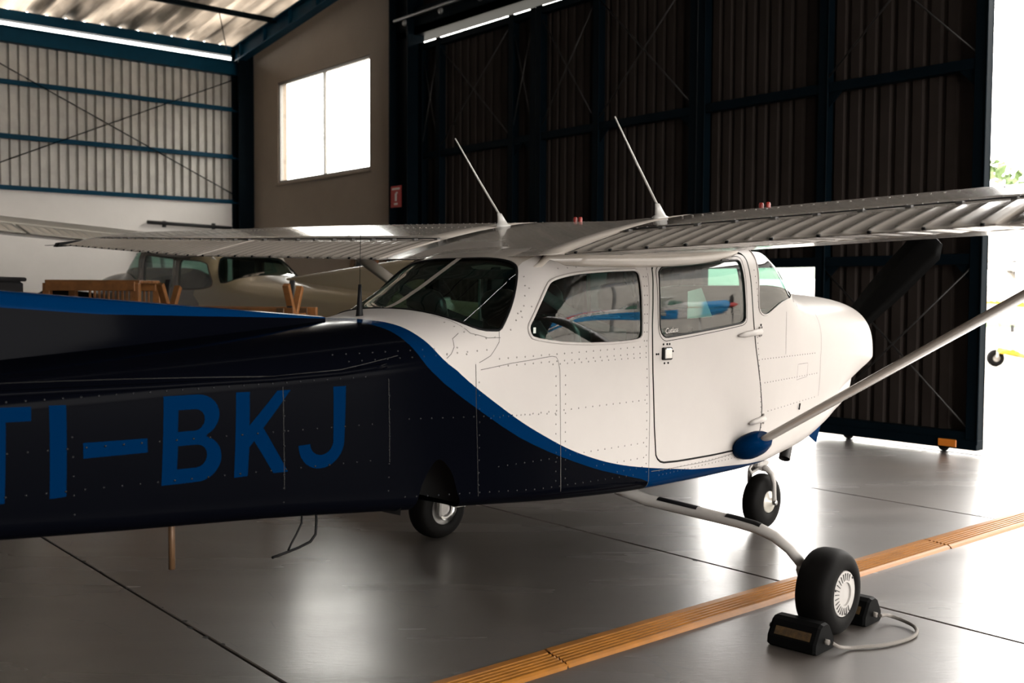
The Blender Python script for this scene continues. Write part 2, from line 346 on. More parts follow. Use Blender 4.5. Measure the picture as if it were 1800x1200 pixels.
# window
w1 = empty('window_1', (XF, 0, 0)); w1['kind'] = 'structure'
m = B()
for a, b, c_, d in ((wy0, wy1, wz0, wz0+.05), (wy0, wy1, wz1-.05, wz1), (wy0, wy0+.05, wz0, wz1), (wy1-.05, wy1, wz0, wz1)): m.box(.02, .09, a, b, c_, d)
m.build('window_frame', 'winframe', w1)
B().box(.025, .085, 16.72, 16.765, wz0+.05, wz1-.05).build('mullion', 'winframe', w1)
for a, b in ((wy0+.05, 16.72), (16.765, wy1-.05)): B().box(.05, .056, a, b, wz0+.05, wz1-.05, c=.001).build('pane', 'clear', w1)
B().box(-.05, .02, wy0-.04, wy1+.04, wz0-.05, wz0-.003).build('window_sill', 'plaster', w1)
# roof
rf = empty('ceiling'); rf['kind'] = 'structure'
pr = sheet_profile(.99, .33, .085, 'wave'); LE_ = 4.2
ln = math.hypot(19.95-RIDGE, .13*(19.95-RIDGE)); ca, sa = 1/math.hypot(1, .13), .13/math.hypot(1, .13)
s1 = sheet(pr, (0, 19.95-LE_*ca+.05, zroof(19.95-LE_*ca)+.012), (1, 0, 0), (0, -ca, sa), (0, sa, ca), ln-LE_).build('roof_sheet', 'roof', rf)
s0 = sheet(pr, (0, 19.95, zroof(19.95)), (1, 0, 0), (0, -ca, sa), (0, sa, ca), LE_, .004).build('roof_light_sheet', 'rooflight', rf)
s2 = sheet(pr, (0, YR-.2, zroof(YR-.2)), (1, 0, 0), (0, ca, sa), (0, -sa, ca), math.hypot(RIDGE-YR+.2, .13*(RIDGE-YR+.2))).build('roof_sheet', 'roof', rf)
for k in range(22):
    for s_ in (s1, s2, s0):
        if s_ is s0 and k > 13: continue
        if k == 0: s_.location.x = XF+.35-.99
        else: c = s_.copy(); COL.objects.link(c); c.location.x = XF+.35-.99*(k+1)
# other walls out of view
s3 = sheet(pr, (0, 19.95, zroof(19.95)), (1, 0, 0), (0, -ca, sa), (0, sa, ca), LE_, .004).build('roof_sheet', 'roof', rf)
for k in range(14, 22):
    if k == 14: s3.location.x = XF+.35-.99*15
    else: c = s3.copy(); COL.objects.link(c); c.location.x = XF+.35-.99*(k+1)
m = B().box(XB, -2.0, YR-.2, YR, 0, 6.6, c=.01); m.box(9.3, XF+.2, YR-.2, YR, 0, 6.6, c=.01); m.box(-2.0, 9.3, YR-.2, YR, 6.0, 6.6, c=.01); m.build('wall_right', 'darkwall')['kind'] = 'structure'
for nm, bx in (('wall_back', (XB-.2, XB, YR, YL, 0, 8.4)),):
    m = B().box(*bx, c=.01); m.box(bx[0]-.01, bx[1]+.01, bx[2]-.01, bx[3]+.01, 2.9, 3.0)
    o = m.build(nm, 'darkwall'); o['kind'] = 'structure'
def rafter(x):
    m = B()
    for ya, yb in ((YL-.05, RIDGE), (YR+.05, RIDGE)):
        for dz in (-.05, -.35): m.bar((x, ya, zroof(ya)+dz), (x, yb, zroof(yb)+dz), .18, .03)
        m.bar((x, ya, zroof(ya)-.2), (x, yb, zroof(yb)-.2), .02, .30)
    for q in range(18):
        y = YL-.4-q*1.0
        if y > RIDGE: m.box(x-.08, x+.08, y-.012, y+.012, zroof(y)-.35, zroof(y)-.05)
    m.build('rafter', 'hblue', rf)
for x in (9.38, 3.3, -2.8, -8.9): rafter(x)
for k, y in enumerate((18.0, 16.4, 14.8, 13.2, 11.6, 10, 8.4, 6.8, 5.2, 3.6, 2, .4, -1.2, -2.8, -4.4, -6, -7.6)):
    B().box(XB, XF, y-.035, y+.035, zroof(y)-.10, zroof(y)-.01).build('purlin', 'dkblue', rf)
B().tube([(8.2, 17.9, zroof(17.9)-.08), (9.0, 19.3, zroof(19.3)-.25)], .009, 6).build('sag_rod', 'dkblue', rf)
# sliding doors -----------------------------------------------------
def door_leaf(n, ya, yb, posts, dx, hole=None):
    d = empty('door_%d' % n, (XF+dx, 0, 0)); d['kind'] = 'structure'; zt = 5.42
    for y in posts: 
        m = B().box(-.06, .06, y-.055, y+.055, .10, zt); m.box(-.075, -.06, y-.07, y-.055, .10, zt); m.build('post', 'dkblue', d)
    for z in (.16, 1.84, 3.65, 5.36):
        segs = [(ya, yb)]
        if hole and z < .5: segs = [(ya, hole[0])]
        for a, b in segs: B().box(-.05, .05, a+.02, b-.02, z-.05, z+.05).build('girt', 'dkblue', d)
    def cover(a, b, z0, z1):
        n_ = max(1, round((b-a)/1.02)); w = (b-a)/n_
        for k in range(n_):
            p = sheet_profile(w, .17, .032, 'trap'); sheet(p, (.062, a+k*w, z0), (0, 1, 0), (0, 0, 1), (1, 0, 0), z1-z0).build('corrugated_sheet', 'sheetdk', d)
    if hole:
        cover(ya, hole[0], .10, zt); cover(hole[0], hole[1], 1.84, zt)
        if hole[1] < yb-.2: cover(hole[1], yb, .10, zt)
    else: cover(ya, yb, .10, zt)
    for a, b in zip(posts[:-1], posts[1:]):
        if hole and abs(a-hole[0]) < .1: continue
        for za, zb in ((.2, 1.8), (3.7, 5.3)):
            B().tube([(-.03, a, za), (-.03, b, zb)], .009, 6).build('brace_rod', 'darkmetal', d)
            B().tube([(-.045, a, zb), (-.045, b, za)], .009, 6).build('brace_rod', 'darkmetal', d)
    for y, s_ in ((posts[0]+.055, 1), (posts[1]-.055, -1)):
        for z in (1.79, 3.60): B().prism([(0, 0), (s_*.16, 0), (0, -.16)] if s_ > 0 else [(0, 0), (0, -.16), (s_*.16, 0)], .012, (-.03, y, z), (0, 1, 0), (0, 0, 1)).build('gusset', 'dkblue', d)
    m = B().box(-.07, .07, ya, (hole[0] if hole else yb), .045, .14); m.build('bottom_rail', 'dkblue', d)
    for y in (ya+.35, (hole[0] if hole else yb)-.35): B().revolve([(0, -.03), (.05, -.03), (.06, 0), (.05, .03), (0, .03)], 14, axis='x', c=(0, y, .06)).build('door_wheel', 'darkmetal', d)
    return d
d1 = door_leaf(1, 4.60, 8.02, [4.66, 6.33, 7.96], 0, (6.33, 7.96))
B().box(-.085, -.07, 4.79, 4.97, .06, .13).build('reflector', 'orange', d1)
door_leaf(2, 8.04, 10.9, [8.10, 9.72, 10.84], .02)
door_leaf(3, 10.92, 13.72, [10.98, 11.45, 13.2, 13.66], .04)
B().box(XF-.03, XF+.05, YR, 13.7, -.02, .004).build('trim_3', 'darkmetal')['kind'] = 'structure'
# ------------------------------------------------------------------ outdoors
m = B().box(XF+.06, 140, -120, 160, -.3, -.004, c=.01); m.build('ground', 'apron')['kind'] = 'structure'
# the ground round the other sides of the hangar
for nm, bx in (('ground_side', (-60, XF+.06, YL+.21, 160)), ('ground_rear', (-60, XF+.06, -120, YR-.21))):
    B().box(bx[0], bx[1], bx[2], bx[3], -.3, -.01, c=.01).build(nm, 'apron')['kind'] = 'structure'
m = B(); ns = 40
for i in range(ns):
    m.add([(46+3*math.sin(i*.7), -120+i*7, .01), (70, -120+i*7, .4), (70, -120+(i+1)*7, .4), (46+3*math.sin((i+1)*.7), -120+(i+1)*7, .01)], [(0, 1, 2, 3)])
m.build('grass_verge', 'grass')['kind'] = 'structure'
# hills far behind the airfield
R = []
for a in range(41):
    y = -260+a*14; h = 14+9*math.sin(a*.42)+5*math.sin(a*1.1+1); R.append([(150, y, -2), (185, y, h*.55), (230, y, h), (300, y, -2)])
B().rings(R, close=False, caps=False).build('hills', 'hill')['kind'] = 'structure'
def tree(x, y, h, r, label):
    t = empty('tree', (x, y, 0)); tag(t, label, 'tree', 'trees beyond the apron')
    B().tube([(0, 0, 0), (.1, .05, h*.35), (0, .1, h*.7)], [.22, .16, .08], 8).build('trunk', 'trunk', t)
    m = B(); rnd = random.Random(int(x*7+y*13))
    for k in range(900):
        a = rnd.uniform(0, 2*PI); q = rnd.uniform(-1, 1); rr = r*rnd.uniform(.55, 1)**.5; s_ = math.sqrt(1-q*q)
        c = Vector((rr*s_*math.cos(a), rr*s_*math.sin(a), h*.66+rr*q*h*.33/r)); l = rnd.uniform(.18, .38)
        d1_ = Vector((rnd.gauss(0, 1), rnd.gauss(0, 1), rnd.gauss(0, 1))).normalized(); d2 = d1_.cross(Vector((rnd.gauss(0, 1), rnd.gauss(0, 1), rnd.gauss(0, 1)))).normalized()
        m.add([c-d1_*l, c-d2*l*.5, c+d1_*l, c+d2*l*.5], [(0, 1, 2, 3)])
    m.build('crown', 'leaf', t, kind='stuff', fix=False)
tree(52, 25.5, 8.5, 3.4, 'green tree right of the pale container beyond the apron')
tree(54, 31.5, 7.0, 3.0, 'green tree standing behind the pale container')
# ------------------------------------------------------------------ aircraft body: loft of measured stations
# x, w(half width), wb(half width at bottom), zb, zs, zt, n, rc
ST=[(-5.30,.045,.040,.940,1.09,1.155,2.0,.03),
(-4.50,.135,.115,.860,1.10,1.195,2.1,.05),
(-3.60,.245,.215,.792,1.13,1.250,2.2,.06),
(-2.80,.345,.310,.740,1.155,1.305,2.3,.06),
(-2.20,.420,.385,.706,1.175,1.350,2.4,.06),
(-1.80,.470,.440,.675,1.19,1.385,2.5,.06),
(-1.62,.490,.465,.662,1.20,1.400,2.6,.06),
(-1.45,.505,.482,.650,1.205,1.435,2.8,.06),
(-1.30,.515,.495,.638,1.21,1.505,3.0,.06),
(-1.15,.522,.503,.625,1.215,1.590,3.3,.06),
(-1.00,.527,.510,.612,1.22,1.668,4.2,.06),
(-.80,.530,.515,.598,1.22,1.712,5.2,.06),
(-.40,.535,.520,.575,1.22,1.74,5.6,.06),
(.20,.535,.515,.560,1.22,1.765,6.0,.07),
(.50,.535,.51,.556,1.22,1.775,6.5,.08),
(.62,.535,.505,.556,1.22,1.775,6.5,.08),
(.75,.532,.50,.556,1.215,1.775,7.0,.09),
(.85,.530,.495,.557,1.21,1.752,6.5,.095),
(.95,.529,.487,.560,1.205,1.685,5.6,.105),
(1.06,.527,.478,.564,1.195,1.592,4.6,.125),
(1.15,.525,.472,.568,1.19,1.542,3.8,.14),
(1.40,.518,.455,.585,1.17,1.512,3.0,.17),
(1.70,.508,.425,.622,1.15,1.504,3.0,.22),
(1.95,.490,.385,.672,1.13,1.490,3.0,.25),
(2.14,.468,.342,.715,1.11,1.466,3.0,.25),
(2.28,.420,.278,.778,1.10,1.425,2.9,.22),
(2.36,.338,.205,.86,1.10,1.350,2.6,.16),
(2.385,.24,.13,.96,1.10,1.25,2.3,.09)]
def _pchip(xs,ys):
    n=len(xs);h=[xs[i+1]-xs[i] for i in range(n-1)];d=[(ys[i+1]-ys[i])/h[i] for i in range(n-1)]
    m=[0.]*n;m[0]=d[0];m[-1]=d[-1]
    for i in range(1,n-1):
        if d[i-1]*d[i]>0:
            a=2*h[i]+h[i-1];b=h[i]+2*h[i-1];m[i]=(a+b)/(a/d[i-1]+b/d[i])
    def f(x):
        x=min(max(x,xs[0]),xs[-1]);lo=0;hi=n-1
        while hi-lo>1:
            k=(lo+hi)//2
            if xs[k]<=x:lo=k
            else:hi=k
        t=(x-xs[lo])/h[lo];t2=t*t;t3=t2*t
        return (2*t3-3*t2+1)*ys[lo]+(t3-2*t2+t)*h[lo]*m[lo]+(3*t2-2*t3)*ys[hi]+(t3-t2)*h[lo]*m[hi]
    return f
FN=[_pchip([s[0] for s in ST],[s[k] for s in ST]) for k in range(1,8)]
def sec(x): return [f(x) for f in FN]
def surf(x,t):
    sg=1 if t>=0 else -1;t=abs(t)
    w,wb,zb,zs,zt,n,rc=sec(x)
    if t<=1:
        th=t*math.pi/2;s,c=math.sin(th),math.cos(th)
        rho=(s**n+max(c,0)**n)**(-1/n); y=w*rho*s; z=zs+(zt-zs)*rho*c
    elif t<=2:
        k=t-1; y=w+(wb-w)*k**1.5; z=zs+(zb+rc-zs)*k
    elif t<=2.3:
        a=(t-2)/.3*math.pi/2; y=wb-rc+rc*math.cos(a); z=zb+rc-rc*math.sin(a)
    else:
        y=(wb-rc)*(3-t)/.7; z=zb
    return (x,sg*y,z)
def tz(x,z):  # t for given z on side/top
    w,wb,zb,zs,zt,n,rc=sec(x)
    if z>=zs:
        c=min((z-zs)/(zt-zs),1.); a=(1-c**n)**(1/n); return math.atan2(a,c)/(math.pi/2)
    return min(1+(zs-z)/(zs-zb-rc),2.)
def ysurf(x,z):
    return surf(x,tz(x,z))[1]

KT = .6
def nrm(x, t):
    e = 1e-3; a = Vector(surf(x+e, t))-Vector(surf(x-e, t)); b = Vector(surf(x, t+e))-Vector(surf(x, t-e))
    n = a.cross(b)
    if n.length < 1e-12: return Vector((1, 0, 0))
    n.normalize(); c = Vector(surf(x, t)); w_, wb_, zb_, zs_, zt_, n_, rc_ = sec(x)
    return n if n.dot(c-Vector((x, 0, (zb_+zt_)/2))) > 0 else -n
def spt(x, t, off=0.): return Vector(surf(x, t))+nrm(x, t)*off
def dens(poly, closed=True, step=.02):
    out = []; n = len(poly)
    for i in range(n if closed else n-1):
        a, b = poly[i], poly[(i+1) % n]; d = math.hypot(b[0]-a[0], (b[1]-a[1])*KT); k = max(1, int(math.ceil(d/step)))
        out += [(a[0]+(b[0]-a[0])*q/k, a[1]+(b[1]-a[1])*q/k) for q in range(k)]
    if not closed: out.append(poly[-1])
    return out
def chaikin(p, it=2, closed=True):
    for _ in range(it):
        q = []; n = len(p)
        for i in range(n if closed else n-1):
            a, b = p[i], p[(i+1) % n]
            q += [(a[0]*.75+b[0]*.25, a[1]*.75+b[1]*.25), (a[0]*.25+b[0]*.75, a[1]*.25+b[1]*.75)]
        if not closed: q = [p[0]]+q+[p[-1]]
        p = q
    return p
def inset(p, d):
    n = len(p); A = sum(p[i][0]*p[(i+1) % n][1]-p[(i+1) % n][0]*p[i][1] for i in range(n)); sg = 1 if A > 0 else -1; out = []
    for i in range(n):
        a, b, c = p[i-1], p[i], p[(i+1) % n]; tx, ty = c[0]-a[0], (c[1]-a[1])*KT; L = math.hypot(tx, ty) or 1
        out.append((b[0]-sg*ty/L*d, b[1]+sg*tx/L*d/KT))
    return out
def inside(p, x, y):
    r = False; n = len(p); j = n-1
    for i in range(n):
        if (p[i][1] > y) != (p[j][1] > y) and x < (p[j][0]-p[i][0])*(y-p[i][1])/(p[j][1]-p[i][1])+p[i][0]: r = not r
        j = i
    return r
class Region:
    def __init__(s, poly): s.p = poly; s.b = (min(q[0] for q in poly), max(q[0] for q in poly), min(q[1] for q in poly), max(q[1] for q in poly))
    def has(s, x, y): return s.b[0] <= x <= s.b[1] and s.b[2] <= y <= s.b[3] and inside(s.p, x, y)
def mir(p): return [(x, -t) for x, t in p]
X0, X1 = ST[0][0], ST[-1][0]
def cdt(polys, lines, dx, ntop, nside):
    xs = []; x = X0
    while x < X1-1e-6:
        xs.append(x); x += dx*(2.0 if x < -2.2 else (.45 if x > 2.05 else 1.0))
    xs.append(X1)
    tp = [i/ntop for i in range(ntop)]+[1+i/nside for i in range(nside)]+[2+.3*i/5 for i in range(5)]+[2.3+.7*i/4 for i in range(4)]+[3.0]
    ts = [-t for t in reversed(tp[1:])]+tp
    con = []
    for p in polys: con.append((dens(p), True))
    for p in lines: con.append((dens(p, False), False))
    cell = set(); q = .009
    for p, _ in con:
        for x, t in p: cell.add((int(x/q), int(t*KT/q)))
    V = []; E = []
    for x in xs:
        for t in ts:
            if abs(t) < 2.99 and X0 < x < X1:
                i, j = int(x/q), int(t*KT/q)
                if any((i+a, j+b) in cell for a in (-1, 0, 1) for b in (-1, 0, 1)): continue
            V.append((x, t))
    for p, cl in con:
        b = len(V); V += p; n = len(p)
        E += [(b+i, b+(i+1) % n) for i in range(n if cl else n-1)]
    r = geometry.delaunay_2d_cdt([Vector((x, t*KT)) for x, t in V], E, [], 0, 1e-6)
    return [(v.x, v.y/KT) for v in r[0]], r[2]
def part_from(name, VT, tris, mats, parent, off=0., midx=None, kind=None):
    used = {}; idx = []
    for f in tris:
        for i in f:
            if i not in used: used[i] = len(used); idx.append(i)
    P = []; N = []
    for i in idx:
        n = nrm(*VT[i]); P.append(tuple(Vector(surf(*VT[i]))+n*off)); N.append(tuple(n))
    F = []
    for f in tris:
        g = [used[i] for i in f]; a, b, c = (Vector(P[i]) for i in g[:3])
        if (b-a).cross(c-a).dot(Vector(N[g[0]])) < 0: g.reverse()
        F.append(g)
    me = bpy.data.meshes.new(name); me.from_pydata(P, [], F)
    for m in mats: me.materials.append(M[m])
    me.polygons.foreach_set('use_smooth', [True]*len(F))
    if midx: me.polygons.foreach_set('material_index', midx)
    me.update(); me.normals_split_custom_set_from_vertices(N)
    return link(name, me, parent, kind)
def ribbon(name, line, mname, parent, width=.004, off=.0008, closed=False, step=.03):
    p = dens(line, closed, step); n = len(p); v = []
    for i in range(n):
        a = p[i-1] if (i or closed) else p[i]; b = p[(i+1) % n] if (i < n-1 or closed) else p[i]
        c = Vector(surf(*p[i])); d = Vector(surf(*b))-Vector(surf(*a)); nn = nrm(*p[i]); s_ = d.cross(nn).normalized()*width/2
        v += [c+nn*off-s_, c+nn*off+s_]
    f = [(2*i, 2*i+1, (2*i+3) % (2*n), (2*i+2) % (2*n)) for i in range(n if closed else n-1)]
    return B().add(v, f, 0, True).build(name, mname, parent, fix=False)
def trim_tube(name, line, r, mname, parent, off=.002, step=.03):
    p = dens(line, True, step); pts = [spt(x, t, off) for x, t in p]; n = len(pts); k = 6; v = []
    for i in range(n):
        d = (pts[(i+1) % n]-pts[i-1]).normalized(); nn = nrm(*p[i]); s_ = d.cross(nn).normalized()
        for q in range(k): a = 2*PI*q/k; v.append(pts[i]+nn*math.cos(a)*r*.7+s_*math.sin(a)*r)
    f = [(i*k+q, i*k+(q+1) % k, ((i+1) % n)*k+(q+1) % k, ((i+1) % n)*k+q) for i in range(n) for q in range(k)]
    return B().add(v, f, 0, True).build(name, mname, parent)
# outlines measured on the right-hand side, as (x, t)
RSW = [(-1.146, -.76), (-1.122, -.727), (-1.071, -.659), (-1.004, -.588), (-.98, -.578), (-.945, -.575), (-.843, -.577), (-.669, -.578), (-.459, -.578), (-.427, -.58), (-.409, -.589), (-.399, -.61), (-.388, -.865), (-.396, -.907), (-.431, -.922), (-.597, -.929), (-.805, -.924), (-1.001, -.9), (-1.122, -.85), (-1.143, -.809)]
DOOR = [(-.322, -.931), (-.31, -.584), (-.266, -.539), (-.183, -.51), (.13, -.505), (.476, -.496), (.535, -.501), (.556, -.536), (.557, -.57), (.602, -.908), (.715, -1.489), (.73, -1.738), (.69, -1.908), (.568, -1.932), (.211, -1.922), (-.175, -1.909), (-.237, -1.884), (-.272, -1.807)]
DFR = [(-.275, -.602), (-.258, -.573), (-.217, -.555), (-.134, -.544), (.461, -.526), (.495, -.531), (.505, -.555), (.525, -.832), (.511, -.857), (.467, -.873), (-.193, -.937), (-.226, -.929), (-.254, -.902), (-.27, -.849)]
DGL = [(-.255, -.600), (-.224, -.576), (-.188, -.569), (.107, -.557), (.45, -.546), (.474, -.55), (.484, -.57), (.512, -.820), (.495, -.848), (.449, -.859), (-.175, -.913), (-.217, -.911), (-.246, -.881), (-.257, -.83)]
WSR = [(.69, 0), (.68, -.25), (.655, -.45), (.645, -.55), (.635, -.756), (.657, -.801), (.704, -.815), (.761, -.801), (.905, -.714), (1.03, -.62), (1.09, -.48), (1.13, -.25), (1.14, 0)]
RWR = [(-1.042, 0), (-1.042, -.203), (-1.046, -.302), (-1.05, -.37), (-1.06, -.41), (-1.08, -.44), (-1.102, -.468), (-1.19, -.58), (-1.26, -.668), (-1.293, -.713), (-1.318, -.702), (-1.372, -.661), (-1.417, -.582), (-1.455, -.444), (-1.47, -.3), (-1.465, -.1), (-1.462, 0)]
def sym(h): return h+[(x, -t) for x, t in reversed(h[1:-1])]
SUP = [(-1.70, 0), (-1.69, -.15), (-1.687, -.232), (-1.672, -.30), (-1.662, -.398), (-1.650, -.60), (-1.593, -.902), (-1.454, -1.136), (-1.238, -1.407), (-1.069, -1.569), (-.888, -1.706), (-.695, -1.806), (-.532, -1.864), (-.313, -1.917), (-.026, -1.98), (.235, -2.042), (.6, -2.115), (1.0, -2.2), (1.25, -2.4), (1.35, -3)]
SLO = [(-1.79, 0), (-1.775, -.15), (-1.76, -.25), (-1.742, -.36), (-1.732, -.485), (-1.719, -.663), (-1.685, -.881), (-1.635, -1.04), (-1.451, -1.299), (-1.234, -1.547), (-1.066, -1.68), (-.886, -1.786), (-.693, -1.883), (-.529, -1.941), (-.309, -2.019), (-.305, -2.2), (-.305, -3)]
WELL = [(-1.603, -1.703), (-1.575, -1.734), (-1.537, -1.822), (-1.516, -1.939), (-1.48, -2.145), (-1.46, -2.5), (-1.50, -2.75), (-1.70, -2.75), (-1.72, -2.5), (-1.70, -2.181), (-1.685, -1.944), (-1.653, -1.808), (-1.626, -1.728)]
def arc(cx, cy, rx, ry, a0, a1, n): return [(cx+rx*math.cos(math.radians(a0+(a1-a0)*i/n)), cy+ry*math.sin(math.radians(a0+(a1-a0)*i/n))) for i in range(n+1)]
LET = {'T': [[(-3.232, 1.165), (-3.061, 1.160), (-3.061, 1.118), (-3.129, 1.119), (-3.127, .880), (-3.184, .878), (-3.187, 1.121), (-3.232, 1.121)]],
       'I': [[(-3.012, 1.160), (-2.964, 1.159), (-2.957, .880), (-3.004, .878)]],
       'dash': [[(-2.914, 1.040), (-2.721, 1.038), (-2.718, .993), (-2.912, .992)]],
       'B': [[(-2.670, .880), (-2.672, 1.167)]+arc(-2.562, 1.097, .075, .070, 90, -62, 12)+arc(-2.553, .956, .078, .076, 72, -90, 14), [(-2.622, .928), (-2.622, 1.004)]+arc(-2.560, .966, .036, .038, 90, -90, 8), [(-2.624, 1.050), (-2.624, 1.120)]+arc(-2.568, 1.085, .032, .035, 90, -90, 8)],
       'K': [[(-2.431, 1.166), (-2.383, 1.165), (-2.381, 1.052), (-2.283, 1.164), (-2.234, 1.164), (-2.331, 1.040), (-2.232, .880), (-2.286, .880), (-2.362, .998), (-2.379, .978), (-2.379, .880), (-2.427, .879)]],
       'J': [[(-2.070, 1.166), (-2.020, 1.166)]+arc(-2.108, .970, .089, .092, 0, -178, 18)+arc(-2.108, .972, .045, .046, -176, 0, 14)]}
def aircraft(root, paint, o):
    D = o.get('detail', False); wm = o.get('wing', 'shadewhite'); win = chaikin(sym(RWR), 1); wsd = chaikin(sym(WSR), 1)
    rsw = chaikin(RSW, 1); dgl = chaikin(DGL, 1); dout = chaikin(DOOR, 1); din = inset(dout, .0095)
    reg = {}
    def R_(k, p): reg[k] = Region(p)
    R_('rear_window', win); R_('windshield', wsd); R_('side_window', rsw); R_('side_window_l', mir(rsw)); R_('door_window', dgl); R_('door_window_l', mir(dgl))
    R_('door_in', din); R_('door_out', dout); R_('door_in_l', mir(din)); R_('door_out_l', mir(dout))
    polys = [win, wsd, rsw, mir(rsw), dgl, mir(dgl), din, dout, mir(din), mir(dout)]; lines = []; letters = {}
    if D:
        up_ = chaikin(SUP, 2, False); lo_ = chaikin(SLO, 1, False)
        bluep = up_+list(reversed(lo_)); navyp = lo_+[(X0, -3), (X0, 0)]
        paintreg = [(Region(bluep), 1), (Region(mir(bluep)), 1), (Region(navyp), 2), (Region(mir(navyp)), 2)]
        lines += [up_, lo_, mir(up_), mir(lo_)]
        def paint(x, t):
            for r, k in paintreg:
                if r.has(x, t): return k
            return 0
        well = chaikin(WELL, 1); R_('well', well); R_('well_l', mir(well)); polys += [well, mir(well)]
        for k, pl in LET.items():
            q = [[(x, -tz(x, z)) for x, z in p] for p in pl]; letters[k] = [Region(p) for p in q]; polys += q
    VT, T = cdt(polys, lines, *((.045, 22, 14) if D else (.12, 12, 6)))
    grp = {k: [] for k in ('skin', 'rear_window', 'windshield', 'side_window', 'side_window_l', 'door_window', 'door_window_l', 'door', 'door_l', 'gap', 'lining')}
    for k in letters: grp['L'+k] = []
    mi = []; mid = []; midl = []
    for f in T:
        f = list(f); cx = sum(VT[i][0] for i in f)/3; ct = sum(VT[i][1] for i in f)/3
        if reg['rear_window'].has(cx, ct): grp['rear_window'].append(f); continue
        if reg['windshield'].has(cx, ct): grp['windshield'].append(f); continue
        k = next((k for k in ('side_window', 'side_window_l', 'door_window', 'door_window_l') if reg[k].has(cx, ct)), None)
        if k: grp[k].append(f); continue
        if -1.44 < cx < 1.0 and abs(ct) < 2.25 and not (cx > .62 and abs(ct) < .8 and cx > 1.0): grp['lining'].append(f)
        if D and (reg['well'].has(cx, ct) or reg['well_l'].has(cx, ct)): continue
        c = paint(cx, ct)
        if D and abs(ct) < .42 and -1.05 < cx < .66: c = 3  # roof skin takes the shade-darkened white
        if reg['door_in'].has(cx, ct): grp['door'].append(f); mid.append(c); continue
        if reg['door_in_l'].has(cx, ct): grp['door_l'].append(f); midl.append(c); continue
        if reg['door_out'].has(cx, ct) or reg['door_out_l'].has(cx, ct): grp['gap'].append(f); continue
        hit = None
        for k, rs in letters.items():
            if rs[0].has(cx, ct) and not any(r.has(cx, ct) for r in rs[1:]): hit = k
        if hit: grp['L'+hit].append(f); continue
        grp['skin'].append(f); mi.append(c)
    pm = o['mats']; g = o.get('glass', 'glass')
    for k in letters: part_from('registration_letter', VT, grp['L'+k], ['letterblue'], root, .0006)
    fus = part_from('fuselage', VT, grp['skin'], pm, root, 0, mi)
    for sg in (-1, 1): part_from('door_seal', VT, [f for f in grp['gap'] if VT[f[0]][1]*sg > 0], ['gap'], root, -.012)
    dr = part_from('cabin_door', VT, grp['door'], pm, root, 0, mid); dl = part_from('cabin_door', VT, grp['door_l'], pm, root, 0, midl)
    part_from('window_pane', VT, grp['door_window'], [g], dr, -.004); part_from('window_pane', VT, grp['door_window_l'], [g], dl, -.004)
    for k, nm in (('rear_window', 'rear_window'), ('windshield', 'windshield'), ('side_window', 'side_window'), ('side_window_l', 'side_window')):
        part_from(nm, VT, grp[k], [g], root, -.003)
    part_from('cabin_lining', VT, grp['lining'], ['interior'], root, -.03)
    for x in (X0, X1):
        ring = [surf(x, t/10) for t in range(-30, 30)]; B().add(ring, [tuple(range(60))]).build('end_cap', [pm[0]], root)
    trim_tube('window_trim', rsw, .007, o.get('trim', pm[0]), root); trim_tube('window_trim', mir(rsw), .007, o.get('trim', pm[0]), root)
    trim_tube('window_seal', win, .006, 'black', root, .001); trim_tube('window_seal', wsd, .005, o.get('trim', pm[0]), root, .001)
    trim_tube('window_seal', dgl, .005, 'black', dr, 0.); 
    # ---- wing -----------------------------------------------------
    def af(x):
        yt = .6*(.2969*math.sqrt(x)-.126*x-.3516*x*x+.2843*x**3-.1036*x**4)
        yc = .02/.16*(.8*x-x*x) if x < .4 else .02/.36*(.2+.8*x-x*x); return yc+yt, yc-yt
    dih = o.get('dih', .0)
    def wsec(y):
        a = abs(y); k = max(0, (a-2.5)/2.9); le = .61-.03*k; te = -1.02+.49*k
        zle = 1.80+.030*a; zte = 1.645+.030*a+.075*k
        return le, te, zle+dih*a, zte+dih*a
    def wpt(y, xc, side_, ts=1.0):
        le, te, zl, zt = wsec(y); c = le-te; u, l = af(xc); md = (u+l)/2; h = (u-l)/2*ts*(1 if side_ > 0 else -1)
        return Vector((le-xc*c, y, zl+(zt-zl)*xc+(md+h)*c))
    UC = [.745, .68, .6, .5, .4, .32, .24, .17, .11, .06, .03, .012, .003]
    def ring(y, ts=1.0, full=False):
        uc = ([1.0, .95, .88, .8]+UC) if full else UC
        return [wpt(y, x, 1, ts) for x in uc]+[wpt(y, 0, 1, ts)]+[wpt(y, x, -1, ts) for x in reversed(uc)]
    B().rings([ring(y, full=True) for y in (-.56, -.42, -.28, -.14, 0, .14, .28, .42, .56)]).build('wing_center_section', wm, root)
